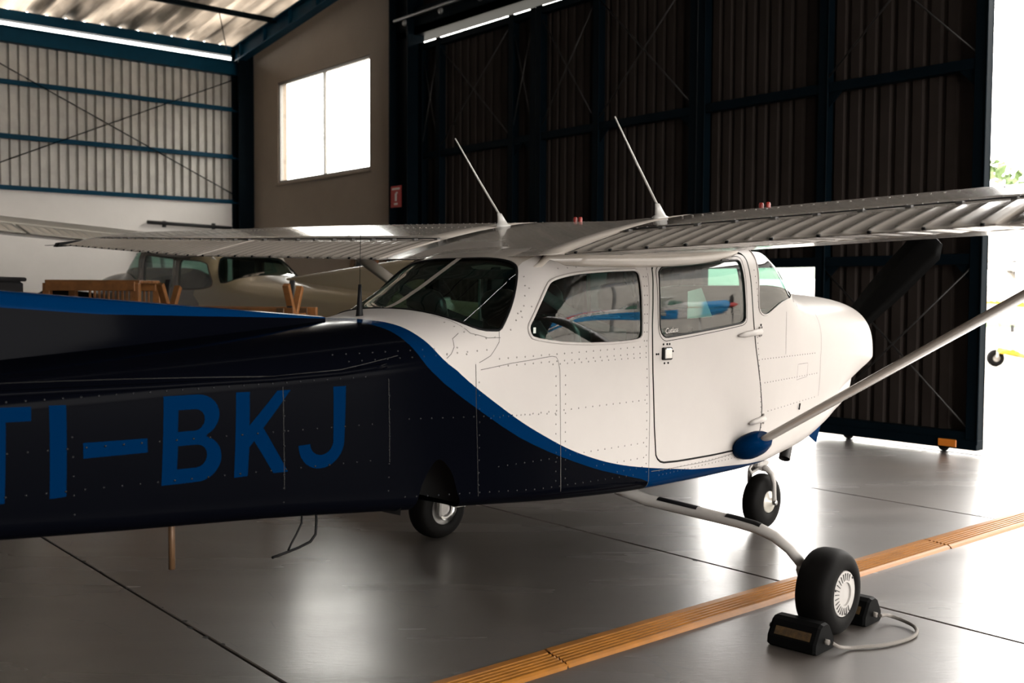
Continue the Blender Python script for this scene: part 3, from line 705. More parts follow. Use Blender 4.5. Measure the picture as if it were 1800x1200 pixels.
    for sg, semi in ((-1, o.get('semi_r', 5.40)), (1, o.get('semi_l', 5.40))):
        ys = [.565]+[.8+.2*i for i in range(int((semi-.8)/.2)+1)]+[semi]
        R1 = [ring(sg*y) for y in ys if y <= semi]
        for q, ts in ((.03, .9), (.06, .66), (.075, .3)): R1.append([p+Vector((0, sg*q, 0)) for p in ring(sg*semi, ts)])
        wgp = B().rings(R1 if sg > 0 else R1).build('wing_panel', wm, root)
        # beaded flap and aileron
        def surface(name, ya, yb, pitch, bead):
            ysl = []; y = ya; n = max(1, round((yb-ya)/pitch)); pt = (yb-ya)/n
            for k in range(n):
                for q, a in (((0, 0), (.30, 0), (.42, .7), (.5, 1), (.58, .7), (.70, 0)) if bead else ((0, 0),)): ysl.append((ya+(k+q)*pt, a))
            ysl.append((yb, 0)); rr = []
            xu = [.752, .775, .80, .87, .95, .985, 1.0]
            for y, a in ysl:
                le, te, zl, zt = wsec(sg*y); v = []
                for x in xu: p = wpt(sg*y, x, 1); e = a*.007*(1 if .79 < x < .99 else 0); v.append(p+Vector((0, 0, e-.001)))
                v.append(wpt(sg*y, 1.0, 1)+Vector((0, 0, -.006)))
                for x in reversed(xu): p = wpt(sg*y, x, -1); e = a*.007*(1 if .79 < x < .99 else 0); v.append(p-Vector((0, 0, e)))
                rr.append(v)
            return B().rings(rr).build(name, wm, root)
        if semi > 2.4: surface('wing_flap', .60, 2.30, .089, True)
        if semi > 3: 
            yb = min(5.22, semi-.1); surface('aileron', 2.335, yb, .098, True)
            if D: surface('wing_tip_trailing_edge', yb+.01, semi, .5, False)
        if D:
            v = [wpt(sg*semi, x, s_)+Vector((0, sg*.05, 0)) for x in (.90, 1.0) for s_ in (1, -1)]
            B().rings([[wpt(sg*y, .86, 1), wpt(sg*y, 1.02, 1)+Vector((0, 0, .018)), wpt(sg*y, 1.04, -1)-Vector((0, 0, .022)), wpt(sg*y, .86, -1)] for y in (semi-.04, semi+.10)]).build('tip_static_wick', 'black', root)
            for q in (.02, .09): B().tube([wpt(sg*(semi-q), 1.0, 1), wpt(sg*(semi-q), 1.0, 1)+Vector((-.13, sg*.03, -.01))], .0015, 5).build('static_wick_wire', 'black', root)
            # rivet lines on the wing
            m = B()
            for xc in (.735, .715, .50, .25):
                y = .62
                while y < semi-.05:
                    p = wpt(sg*y, xc, 1); m.revolve([(.0045, 0), (.0035, .002), (0, .0028)], 6, axis='z', c=tuple(p)); y += .055
            m.build('rivets', 'rivet', wgp, kind='stuff', fix=False)
            m = B(); y = .62
            while y < 5.2:
                p = wpt(sg*y, .748, 1); m.box(p.x-.02, p.x+.02, p.y-.012, p.y+.012, p.z-.006, p.z+.004, c=.002); y += .178
            m.build('hinge_tabs', 'seam', wgp, kind='stuff')
            m = B(); ln = [wpt(sg*(.62+.05*i), .742, 1)+Vector((0, 0, .0012)) for i in range(93)]
            m.tube(ln, .004, 4); m.build('hinge_gap', 'gap', wgp)
            m = B(); y = .66
            while y < 5.2:
                p = wpt(sg*y, 1.0, 1); m.revolve([(0, -.006), (.006, -.006), (.006, .006), (0, .006)], 6, axis='y', c=tuple(p)); y += .178
            m.build('trailing_edge_rivets', 'black', wgp, kind='stuff')
            cy = -.86 if sg < 0 else .29
            for q in (-.018, .018): B().revolve([(.011, -.005), (.012, .014), (.009, .024), (0, .026)], 12, axis='z', c=tuple(wpt(cy+q, .30, 1))).build('red_vent_cap', 'red', root)
        # strut
        if semi > 3 and not o.get('nofin'):
            a, b = Vector((.56, sg*.545, .69)), Vector((.25, sg*2.45, wpt(sg*2.45, .22, -1).z+.01)); R2 = []
            for k in range(13):
                c = a.lerp(b, k/12); v = []; ch_ = .098
                for q in range(14):
                    an = 2*PI*q/14; v.append(c+Vector((math.cos(an)*.075, 0, 0))+Vector((0, sg*-.46, -.89)).normalized()*math.sin(an)*.036)
                R2.append(v)
            st = B().rings(R2).build('wing_strut', o.get('strut', wm), root)
            R3 = []; dd_ = (b-a).normalized(); nn_ = dd_.cross(Vector((1, 0, 0))).normalized()
            for k in range(11):
                u = -1+k*.185; s_ = math.sqrt(max(0, 1-u*u*.96)); c = a+Vector((-.03, 0, .0))+dd_*(.035+u*.115)
                R3.append([c+Vector((math.cos(2*PI*q/16)*.125*s_, 0, 0))+nn_*math.sin(2*PI*q/16)*.066*s_ for q in range(16)])
            B().rings(R3).build('strut_cuff', o.get('cuff', pm[1 % len(pm)]), st)
        # root fairing
        R4 = []
        for k in range(25):
            q = k/24; x = -1.05+q*1.57; r = max(.04, math.sin(PI*q)**.40); z = wpt(sg*.53, min(.99, (.61-x)/1.63), -1).z-.008 if x > -.96 else 1.628-.34*(-.96-x)
            yy = abs(surf(x, tz(x, min(z, sec(x)[4]-.01)))[1]) if x < -.9 else .50; yy = min(yy, .50)-.004
            R4.append([(x, sg*(yy+.040*r*math.cos(a*2*PI/12)), z-.010+.045*r*math.sin(a*2*PI/12)) for a in range(12)])
        B().rings(R4).build('wing_root_fairing', wm, root)
    # ---- tail -----------------------------------------------------
    def slab(pts, th, name, mt, mats=None, split=None):
        m = B(); n = len(pts)
        R = [[(x, y+s_*th*.5*k, z) for x, y, z in pts] for s_, k in ((-1, 1), (1, 1))]
        return m.rings(R, sm=False).build(name, mt, root)
    navy_ = pm[2]; finm = o.get('fin', navy_); dors = o.get('dorsal', navy_)
    # dorsal fillet: rounded cap
    R5 = []
    for k in range(25):
        q = k/24; x = -1.80-q*2.2; zt_ = 1.402+.079*(-1.80-x); w_, wb_, zb_, zs_, ztop, n_, rc_ = sec(x); zb2 = ztop-.03; th = .022+.03*min(1, q*2.5)
        R5.append([(x, -th*1.5, zb2), (x, -th*1.15, zb2+(zt_-zb2)*.35), (x, -th, zt_-.055*min(1, .15+q*2)), (x, -th*.92, zt_-.02*min(1, .2+q)), (x, -th*.5, zt_-.004), (x, 0, zt_), (x, th*.5, zt_-.004), (x, th*.92, zt_-.02*min(1, .2+q)), (x, th, zt_-.055*min(1, .15+q*2)), (x, th*1.15, zb2+(zt_-zb2)*.35), (x, th*1.5, zb2)])
    m = B(); m.rings(R5, close=False, caps=False)
    n = 11
    for i, f in enumerate(m.f):
        k = i % (n-1); m.m[i] = 1 if k in (0, 1, 8, 9) else 0
    m.build('dorsal_fillet', [dors, navy_], root)
    def foil(p0, c0, p1, c1, t0, t1, axis, name, mt, n=7):
        R = []
        for k in range(n):
            q = k/(n-1); le = Vector(p0).lerp(Vector(p1), q); c = c0+(c1-c0)*q; th = t0+(t1-t0)*q; v = []
            for xc, h in ((0, 0), (.06, .6), (.25, 1), (.5, .85), (1, .05), (.5, -.85), (.25, -1), (.06, -.6)): v.append(le+Vector((-xc*c, 0, 0))+Vector(axis)*h*th/2)
            R.append(v)
        return B().rings(R).build(name, mt, root)
    if not o.get('nofin'): foil((-3.7, 0, 1.25), 1.25, (-4.75, 0, 2.45), .55, .12, .06, (0, 1, 0), 'vertical_fin', finm)
    if not o.get('nofin'): foil((-4.96, 0, 1.20), .42, (-5.31, 0, 2.45), .30, .07, .04, (0, 1, 0), 'rudder', finm)
    for sg in ((-1, 1) if not o.get('nofin') else ()):
        foil((-4.05, sg*.10, 1.14), .72, (-4.28, sg*1.65, 1.16), .5, .09, .05, (0, 0, 1), 'stabilizer', wm)
        foil((-4.78, sg*.12, 1.14), .40, (-4.79, sg*1.65, 1.16), .26, .06, .035, (0, 0, 1), 'elevator', wm)
    # ---- propeller and spinner --------------------------------------
    hz = 1.11; pr_ = B().revolve([(.15, 0), (.148, .05), (.125, .13), (.08, .20), (.03, .24), (0, .245)], 24, axis='x', c=(2.40, 0, hz)).build('spinner', o.get('spin', pm[0]), root)
    for s_ in (1, -1):
        ang = o.get('prop', math.radians(134)); dv = Vector((0, math.cos(ang)*s_, math.sin(ang)*s_)); R = []
        for k in range(14):
            q = k/13; r = .06+1.0*q; ch_ = (.10+.075*math.sin(min(1, q*1.25)*PI*.62)) if q < .92 else .175-.9*(q-.92)*1.1; ch_ = max(ch_, .05)*1.55; tw = math.radians(48-34*q)
            cd = dv.cross(Vector((1, 0, 0))); cdir = cd*math.cos(tw)+Vector((1, 0, 0))*math.sin(tw)*s_*0+Vector((1, 0, 0))*math.sin(tw)*.6; nd = dv.cross(cdir).normalized(); cdir.normalize()
            R.append([Vector((2.47, 0, hz))+dv*r+cdir*ch_*.5*cx_+nd*(.035-.024*q)*.5*ny for cx_, ny in ((-1, 0), (-.5, .8), (.2, 1), (1, .1), (.2, -.6), (-.5, -.5))])
        B().rings(R).build('propeller_blade', o.get('propm', 'prop'), pr_)
    return fus, dr, dl, wpt
# ------------------------------------------------------------------ the blue and white aircraft
AO, ATH = Vector((3.895, 3.860, 0)), math.radians(6.2)
ac = tag(empty('light_aircraft', AO, ATH), 'white high-wing aircraft with navy tail, blue stripe and registration TI-BKJ', 'aircraft')
fus, door_r, door_l, wpt = aircraft(ac, None, dict(detail=True, mats=['white', 'blue', 'navy', 'shadewhite'], fin='blue', dorsal='blue', strut='shadewhite', cuff='blue'))
def side(x, z, off=0., sg=-1): return spt(x, sg*tz(x, z), off)
# rear window centre strip
def strip_on(line, width, name, mt, parent, off=.004): return ribbon(name, line, mt, parent, width, off)
strip_on([(-1.03, .0), (-1.25, 0), (-1.47, 0)], .035, 'window_divider', 'shadewhite', ac)
# panel seams (x, t)
_bl = Region(chaikin(SUP, 2, False)+list(reversed(chaikin(SLO, 1, False)))); _nv = Region(chaikin(SLO, 1, False)+[(X0, -3), (X0, 0)])
for ln in ([(-1.843, -1.009), (-1.837, -1.267), (-1.825, -1.70)], [(-1.438, -.961), (-1.43, -1.333), (-1.40, -2.05)],
           [(-1.412, -1.02), (-1.244, -.992), (-1.012, -.979), (-.985, -.985), (-.972, -1.01), (-.961, -1.082), (-.945, -1.6), (-.93, -2.05)],
           [(-.335, -.52), (-.345, -.93), (-.32, -1.5), (-.305, -2.25)], [(-2.263, -.992), (-2.255, -1.4), (-2.241, -1.88)],
           [(.947, -.751), (.946, -1.071)], [(1.385, -.60), (1.376, -1.112), (1.40, -1.4), (1.421, -1.66)],
           [(-3.135, -.60), (-2.297, -.85), (-2.036, -.85), (-1.789, -.76)], [(-1.48, -.62), (-1.52, -.66), (-1.531, -.747), (-1.553, -.815), (-1.578, -.86)],
           [(-1.30, -.72), (-1.31, -.80), (-1.36, -.90), (-1.42, -.95)], [(-1.48, -.36), (-1.43, -.65), (-1.36, -.74), (-1.30, -.77)], [(.71, -1.93), (.2, -1.96), (-.29, -1.95)]):
    ribbon('panel_seam', ln, 'gap' if _nv.has(*ln[len(ln)//2]) else 'seam', fus, .0026, .0007)
ribbon('window_frame_seam', chaikin(DFR, 1), 'gap', door_r, .0035, .0008, closed=True)
# belt-line stringer on the tail cone
bl = [(-4.4, -.55), (-3.135, -.74), (-2.7, -.83), (-2.297, -.885), (-2.036, -.89), (-1.85, -.86)]
p = dens(bl, False, .05); B().tube([spt(x, t, -.004) for x, t in p], .012, 8).build('belt_stringer', 'navy', fus)
# rivets
RVS = [B(), B(), B()]
_nog = [Region(inset(q, -.012)) for q in (chaikin(sym(RWR), 1), chaikin(RSW, 1), chaikin(DGL, 1))]
def rivet(x, t, r=.0042):
    if any(q.has(x, t) for q in _nog): return
    c = Vector(surf(x, t)); n = nrm(x, t); u = n.orthogonal().normalized(); w = n.cross(u); v = []
    for rr, h in ((r, 0), (r*.75, r*.45)): v += [c+n*h+(u*math.cos(a*PI/3)+w*math.sin(a*PI/3))*rr for a in range(6)]
    v.append(c+n*r*.6)
    RVS[1 if _bl.has(x, t) else (2 if _nv.has(x, t) else 0)].add(v, [(i, (i+1) % 6, 6+(i+1) % 6, 6+i) for i in range(6)]+[(6+i, 6+(i+1) % 6, 12) for i in range(6)], 0, True)
def row(pts, sp=.046, jit=0):
    P = dens(pts, False, .004); acc = 0; last = None
    for q in P:
        c = Vector(surf(*q))
        if last is not None: acc += (c-last).length
        last = c
        if acc >= sp: acc = 0; rivet(*q)
def zrow(x0, x1, z0, z1=None, sp=.046):
    z1 = z1 or z0; row([(x0+(x1-x0)*i/12, -tz(x0+(x1-x0)*i/12, z0+(z1-z0)*i/12)) for i in range(13)], sp)
for z in (1.255, 1.225): zrow(-1.36, -.36, z-.02, z)
zrow(-1.05, -.36, 1.20, 1.205); zrow(-1.40, -.36, 1.00, 1.005); zrow(-.93, -.36, .805); zrow(-.75, -.34, .735); zrow(-.6, -.34, .69)
for x in (-.985, -.925, -.352): zrow(x, x+.02, 1.19, .66, .04)
for x in (-.352, -.372): zrow(x, x-.004, 1.62, 1.25, .04)
zrow(-1.42, -1.40, 1.2, .68, .05); zrow(-1.84, -1.82, 1.17, .70, .05); zrow(-2.26, -2.24, 1.18, .74, .05); zrow(-2.95, -2.93, 1.12, .80, .06)
zrow(-3.9, -1.9, 1.165, 1.195, .05); zrow(-3.9, -1.86, 1.03, 1.02, .055); zrow(-3.9, -1.86, .905, .885, .055); zrow(-1.8, -.95, 1.03, .99, .05); zrow(-1.8, -.4, .70, .66, .05); zrow(-1.35, -.95, .80)
zrow(-2.1, -1.6, 1.275, 1.285, .05); zrow(-2.05, -1.55, 1.25, 1.262, .05)
for k in range(9): rivet(-1.22+.075*(k % 3)-.02*(k//3), -tz(-1.2, 1.52-.055*(k//3)))
zrow(-1.20, -1.33, 1.56, 1.34, .05); zrow(-1.13, -1.25, 1.46, 1.34, .05); zrow(-1.06, -1.17, 1.60, 1.40, .05)
row([(-1.50, -.42), (-1.455, -.62), (-1.36, -.75), (-1.29, -.76)], .045); zrow(-1.62, -1.35, 1.262, 1.275); zrow(-1.55, -1.45, 1.31, 1.24)
zrow(-.97, -.36, 1.60, 1.645, .05); zrow(.60, .64, 1.66, 1.42, .03); zrow(.625, .73, 1.30, .75, .028); zrow(.66, 1.3, 1.15, 1.16, .03); zrow(.70, 1.35, 1.02, 1.04, .03); zrow(.75, 1.4, .86, .90, .035)
zrow(-.26, .68, .635, .645, .03); zrow(-.26, .68, .655, .662, .03)
for k_, (r_, mt_) in enumerate(zip(RVS, ('rivet', 'rivetbl', 'rivetdk'))): r_.build('rivets', mt_, fus, kind='stuff', fix=False)
# door furniture
for (xa, za, xb, zb) in ((.43, 1.283, .645, 1.300), (.575, .812, .73, .826)):
    a, b = side(xa, za, .008), side(xb, zb, .010); m = B().tube([a, a.lerp(b, .25), a.lerp(b, .6), b], [.006, .014, .016, .018], 8); m.box(b.x-.006, b.x+.004, b.y-.004, b.y+.008, b.z-.028, b.z+.028)
    m.build('hinge', 'white', door_r)
for x, z in ((.665, 1.335), (.672, 1.322), (.668, 1.28)):
    q = side(x, z, 0); B().revolve([(.006, 0), (.006, -.003), (0, -.004)], 8, axis='y', c=tuple(q)).build('hinge_screw', 'black', door_r)
q = side(-.195, 1.215, 0); m = B().box(q.x-.042, q.x+.036, q.y-.010, q.y+.004, q.z-.030, q.z+.030, c=.004); lt = m.build('door_latch', 'black', door_r)
B().box(q.x-.036, q.x+.016, q.y-.022, q.y-.009, q.z-.024, q.z+.026, c=.006).build('latch_paddle', 'steel', lt)
for dx, dz in ((-.03, .045), (.0, .045), (.02, .045), (-.02, -.045), (.01, -.045), (-.085, .0), (-.07, 0.), (.048, .01)):
    qq = side(-.195+dx, 1.215+dz, 0); B().revolve([(.005, 0), (.005, -.003), (0, -.004)], 8, axis='y', c=tuple(qq)).build('latch_screw', 'black', door_r)
for x in (-.12, .34):
    a = side(x, 1.672-.02*(x < 0), .002); B().box(a.x-.035, a.x+.035, a.y-.006, a.y+.004, a.z-.006, a.z+.006).build('window_hinge', 'seam', door_r)
# script on the door window and a small decal on the rear side window
a = side(-.215, 1.310, .003); b = side(-.10, 1.318, .003); ux = (b-a).normalized(); n_ = nrm(-.17, -tz(-.17, 1.32)); uz = n_.cross(ux); uz = uz if uz.z > 0 else -uz
nn = ux.cross(uz); text_mesh('Cutlass', .036, 'window_script', 'signwhite', door_r, Matrix(((ux.x, uz.x, nn.x, a.x), (ux.y, uz.y, nn.y, a.y), (ux.z, uz.z, nn.z, a.z), (0, 0, 0, 1))), .25)
q = side(-1.115, 1.345, .002); B().box(q.x-.008, q.x+.008, q.y-.001, q.y+.001, q.z-.012, q.z+.012, c=.0005).build('window_decal', 'paper', ac)
# cowl details
for x in (1.06, 1.12):
    ribbon('cowl_slot', [(x, -.62), (x+.045, -.45)], 'gap', fus, .010, .001)
ribbon('cowl_access_door', [(1.10, -1.18), (1.22, -1.17), (1.225, -1.34), (1.10, -1.36)], 'seam', fus, .002, .0006, closed=True)
q = side(1.18, .86); B().tube([side(1.175, .875, .004), side(1.165, .86, .008), side(1.175, .84, .004)], .004, 6).build('drain_loop', 'black', fus)
# wing-top antennas, sweeping aft
for y in (-.47, .58):
    b_ = wpt(y, (.61+.165)/1.63, 1)
    r_ = B().tube([b_+Vector((-.028, 0, .055)), b_+Vector((-.20, 0, .245)), b_+Vector((-.365, 0, .435))], [.0062, .0052, .004], 8).build('whip_antenna', 'antenna', ac)
    R = []
    for z, s_ in ((-.012, 1.0), (.004, .95), (.012, .62), (.04, .42), (.066, .27)):
        c = b_+Vector((-.03*z/.06 if z > 0 else 0, 0, z)); R.append([c+Vector((.058*s_*math.cos(a*PI/8), .034*s_*math.sin(a*PI/8), 0)) for a in range(16)])
    B().rings(R).build('antenna_base', 'antenna', r_)
B().tube([(-1.612, 0, 1.38), (-1.612, 0, 1.41), (-1.611, 0, 1.47), (-1.610, 0, 1.53)], [.020, .015, .010, .007], 10).build('blade_antenna', 'black', ac)
B().tube([(-1.610, 0, 1.53), (-1.606, 0, 1.755)], .0013, 5).build('wire_antenna', 'black', ac)
m = B()
for y, x in ((-.55, .50), (.45, .05)):
    pass
# belly items
B().tube([(-2.455, 0, .745), (-2.455, 0, .508)], .012, 10).build('drain_mast', 'bronze', ac)
m = B().tube([(-1.87, -.05, .69), (-1.865, -.05, .60), (-1.87, -.05, .545), (-1.895, -.05, .52), (-1.95, -.05, .506), (-2.0, -.05, .498), (-2.07, -.05, .488)], .0055, 6)
m.tube([(-1.93, -.05, .69), (-1.935, -.05, .60), (-1.96, -.05, .56), (-1.985, -.05, .525), (-1.998, -.05, .502)], .0042, 6); m.build('belly_loop_antenna', 'black', ac)
B().box(-2.01, -1.95, -.09, -.03, .655, .69).build('belly_antenna_foot', 'black', ac)
# wheel wells
for sg in (-1, 1):
    m = B(); R = []
    for k in range(9):
        a = PI*k/8; R.append([(-1.60+.16*math.cos(a)*s_, sg*y, .66+.26*math.sin(a)*s_) for s_, y in ((.98, .43), (1.05, .16), (.02, .16))])
    m.rings(R, close=False, caps=False); m.build('wheel_well', 'gap', ac)
# ---- landing gear ---------------------------------------------------
def wheel(name, c, R, wdt, rim, hubside, cap, parent):
    prof = []; hw = wdt/2
    for k in range(17):
        a = -PI/2+PI*k/16; ca_, sa_ = math.cos(a), math.sin(a); prof.append((rim+.012+(R-rim-.012)*abs(ca_)**.62, hw*math.copysign(abs(sa_)**.72, sa_)))
    prof = [(rim, -hw*.82)]+[(max(r, rim), h) for r, h in prof]+[(rim, hw*.82)]
    m = B(); m.revolve(prof, 40, axis='y', c=c); tyre = m.build(name, 'rubber', parent)
    h = B(); 
    h.revolve([(rim+.004, -hw*.80), (rim, -hw*.55), (rim*.9, -hw*.3), (.0, -hw*.3)], 32, axis='y', c=c); h.revolve([(rim+.004, hw*.80), (rim, hw*.55), (rim*.9, hw*.3), (0, hw*.3)], 32, axis='y', c=c)
    h.build('wheel_hub', 'hub', tyre)
    if cap:
        s_ = hubside; y = s_*hw*.80; m = B(); m.revolve([(rim+.002, y), (rim, y+s_*.010), (rim*.52, y+s_*.016), (rim*.50, y+s_*.008), (0, y+s_*.010)], 40, axis='y', c=c, sm=False)
        hc = m.build('hub_cap', 'hub', tyre); m = B()
        for k in range(26):
            a = 2*PI*k/26+.1
            if math.cos(a) > .5: continue
            d = Vector((math.cos(a), 0, math.sin(a))); m.bar(Vector(c)+d*rim*.60+Vector((0, y+s_*.0145, 0)), Vector(c)+d*rim*.92+Vector((0, y+s_*.0135, 0)), .0045, .004, upv=(0, 1, 0), c=.001)
        m.build('hub_cap_slots', 'seam', hc)
        for a in (40, 160, 280): 
            B().revolve([(.006, y+s_*.011), (.005, y+s_*.014), (0, y+s_*.015)], 8, axis='y', c=(c[0]+rim*.93*math.cos(math.radians(a)), c[1], c[2]+rim*.93*math.sin(math.radians(a)))).build('cap_screw', 'darkmetal', hc)
    return tyre
for sg in (-1, 1):
    tw = wheel('main_wheel', (-.01, sg*1.285, .190), .190, .165, .100, sg, True, ac)
    pts = [(-.26, sg*.10, .60), (-.20, sg*.25, .535), (-.16, sg*.405, .490), (-.13, sg*.65, .468), (-.11, sg*.886, .448), (-.10, sg*.98, .435), (-.09, sg*1.062, .408), (-.075, sg*1.13, .36), (-.06, sg*1.185, .295), (-.05, sg*1.20, .255)]
    leg = B().tube(pts, [.034, .031, .029, .028, .027, .027, .026, .025, .024, .023], 14).build('gear_leg', 'gearwhite', ac)
    def up3(y0, y1):
        r = []
        for k in range(7):
            y = y0+(y1-y0)*k/6
            for a, b in zip(pts[:-1], pts[1:]):
                if abs(a[1]) <= y <= abs(b[1]): q = (y-abs(a[1]))/(abs(b[1])-abs(a[1])); r.append(Vector(a).lerp(Vector(b), q)); break
        return r
    for ya, yb in ((.47, .68), (.83, 1.00)):
        cl = up3(ya, yb); R = []
        for c in cl: R.append([c+Vector((-.0295*math.cos(a), 0, .0295*math.sin(a))) for a in [math.radians(35+110*k/6) for k in range(7)]])
        B().rings(R, close=False, caps=False).build('grip_strip', 'black', leg)
    m = B().bar((-.055, sg*1.18, .30), (-.03, sg*1.215, .15), .075, .045, upv=(0, 1, 0), c=.01); m.tube([(-.03, sg*1.19, .19), (-.01, sg*1.24, .19)], .03, 12)
    m.tube([(-.03, sg*1.195, .25), (.08, sg*1.20, .24), (.10, sg*1.205, .20)], .02, 10); m.build('axle_bracket', 'gearwhite', leg)
    m = B().revolve([(.075, -.006), (.075, .006), (.03, .006), (.03, -.006)], 28, axis='y', c=(-.01, sg*1.195, .19)); bd = m.build('brake_disc', 'steel', tw)
    m = B().box(.02, .11, sg*1.175-.03, sg*1.175+.03, .195, .265, c=.01); m.tube([(.05, sg*1.14, .23), (.05, sg*1.21, .23)], .018, 10); m.tube([(.09, sg*1.14, .21), (.09, sg*1.21, .21)], .014, 10); m.build('brake_caliper', 'hub', tw)
# nose gear
nw = wheel('nose_wheel', (1.63, 0, .176), .176, .125, .072, -1, False, ac)
for sg in (-1, 1):
    B().revolve([(.070, sg*.052), (.066, sg*.060), (.03, sg*.062), (.026, sg*.078), (0, sg*.080)], 24, axis='y', c=(1.63, 0, .176)).build('nose_hub_plate', 'cream', nw)
    pt = [(1.60, sg*.012, .395), (1.605, sg*.045, .392), (1.615, sg*.078, .36), (1.625, sg*.088, .30), (1.632, sg*.088, .22), (1.635, sg*.088, .176)]
    fk = B().tube(pt, [.022, .021, .018, .014, .013, .015], 10).build('fork_arm', 'gearwhite', ac)
    B().revolve([(0, sg*.07), (.016, sg*.07), (.018, sg*.095), (.012, sg*.105), (0, sg*.105)], 12, axis='y', c=(1.635, 0, .176)).build('axle_nut', 'steel', fk)
m = B().tube([(1.60, 0, .38), (1.60, 0, .44), (1.60, 0, .50), (1.60, 0, .66)], [.03, .034, .028, .04], 14); m.box(1.53, 1.66, -.035, .035, .405, .445, c=.01)
m.tube([(1.52, 0, .44), (1.47, 0, .40), (1.50, 0, .37), (1.58, 0, .39)], .010, 8); m.build('nose_strut', 'gearwhite', ac)
m = B().tube([(1.56, -.03, .46), (1.44, -.05, .45), (1.42, -.05, .50)], .014, 8); m.build('torque_link', 'darkmetal', ac)
m = B().prism([(-.12, .12), (-.06, -.05), (.10, -.135), (.20, .06), (.16, .15)], .008, (2.0, -.12, .655), (1, 0, 0), (0, 0, 1)); m.build('nose_gear_door', 'blue', ac)
# exhaust
m = B().tube([(1.72, -.16, .74), (1.66, -.175, .66), (1.60, -.19, .57), (1.54, -.205, .48)], .036, 14, cap=False); m.tube([(1.66, -.175, .66), (1.60, -.19, .57), (1.541, -.2045, .482)], .031, 14, cap=False); m.build('exhaust_pipe', 'darkmetal', ac)
# ---- cabin interior ---------------------------------------------------
B().box(-1.40, .95, -.46, .46, .66, .70).build('cabin_floor', 'interior', ac)
m = B(); m.rings([[(x, y, z) for y, z in ((-.47, .80), (-.47, 1.34), (-.40, 1.40), (.40, 1.40), (.47, 1.34), (.47, .80))] for x in (.80, .98)]); m.box(.70, .98, -.45, .45, 1.385, 1.415, c=.01); m.build('instrument_panel', 'interior', ac)
def seat(x, y, nm):
    s_ = empty(nm, (x, y, .70), 0, ac)
    def cush(rows, name):
        R = []
        for c, hx, hy, z in rows: R.append([(c+hx*math.copysign(abs(math.cos(a))**.6, math.cos(a)), hy*math.copysign(abs(math.sin(a))**.6, math.sin(a)), z) for a in [2*PI*k/16 for k in range(16)]])
        B().rings(R).build(name, 'seat', s_)
    cush([(0, .20, .20, .14), (0, .24, .22, .17), (0, .24, .22, .26), (0, .20, .19, .29)], 'seat_cushion')
    cush([(-.20, .05, .19, .22), (-.23, .06, .21, .35), (-.28, .055, .20, .60), (-.31, .04, .16, .68)], 'backrest')
    return s_
def headrest(x, y, z, par):
    R = []
    for q, s_ in ((-.085, .35), (-.075, .75), (-.04, 1), (.03, .98), (.07, .75), (.085, .35)):
        R.append([(x+.045*s_*math.cos(a)+q*-.2, y+.13*s_*math.copysign(abs(math.sin(a))**.7, math.sin(a)), z+q) for a in [2*PI*k/18 for k in range(18)]])
    B().rings(R).build('headrest', 'seat', par)
    B().tube([(x+.01, y, z-.2), (x, y, z-.06)], .006, 6).build('headrest_post', 'steel', par)
for y in (-.25, .25):
    seat(.12, y, 'front_seat'); headrest(-.20, y, 1.47, ac)
    seat(-.66, y, 'rear_seat'); headrest(-1.02, y-.0, 1.43, ac)
    m = B().tube([(.80, y, 1.22), (.62, y, 1.24)], .012, 8); m.tube([(.62, y-.13, 1.31), (.62, y-.15, 1.25), (.62, y-.10, 1.20), (.62, y, 1.22), (.62, y+.10, 1.20), (.62, y+.15, 1.25), (.62, y+.13, 1.31)], .013, 8); m.build('control_yoke', 'black', ac)
def strap(a, b, w, name):
    a = Vector(a); b = Vector(b); R = []
    for k in range(9):
        q = k/8; c = a.lerp(b, q)+Vector((0, 0, -.03*math.sin(q*PI))); R.append([c+Vector((0, -.0, w/2)), c+Vector((0, .003, -w/2)), c+Vector((0, .006, -w/2)), c+Vector((0, .004, w/2))])
    B().rings(R).build(name, 'belt', ac)
strap((-1.02, -.44, 1.52), (-.36, -.42, 1.30), .055, 'seat_belt'); strap((-.42, -.45, 1.60), (-.02, -.40, 1.28), .05, 'seat_belt'); strap((-1.02, .44, 1.52), (-.36, .42, 1.30), .055, 'seat_belt')
for sg in (-1, 1): B().box(-.37, -.30, sg*.485-.02, sg*.485+.02, .7, 1.66).build('cabin_post', 'interior', ac)
B().box(-1.04, -1.0, -.36, .36, 1.56, 1.60).build('cabin_crossmember', 'interior', ac)
# paper card standing on the glare shield
B().prism([(0, 0), (.24, .008), (.13, .165), (.0, .145)], .003, (.39, -.25, 1.366), (1, 0, 0), (0, 0, 1)).build('paper_card', 'paper', ac)
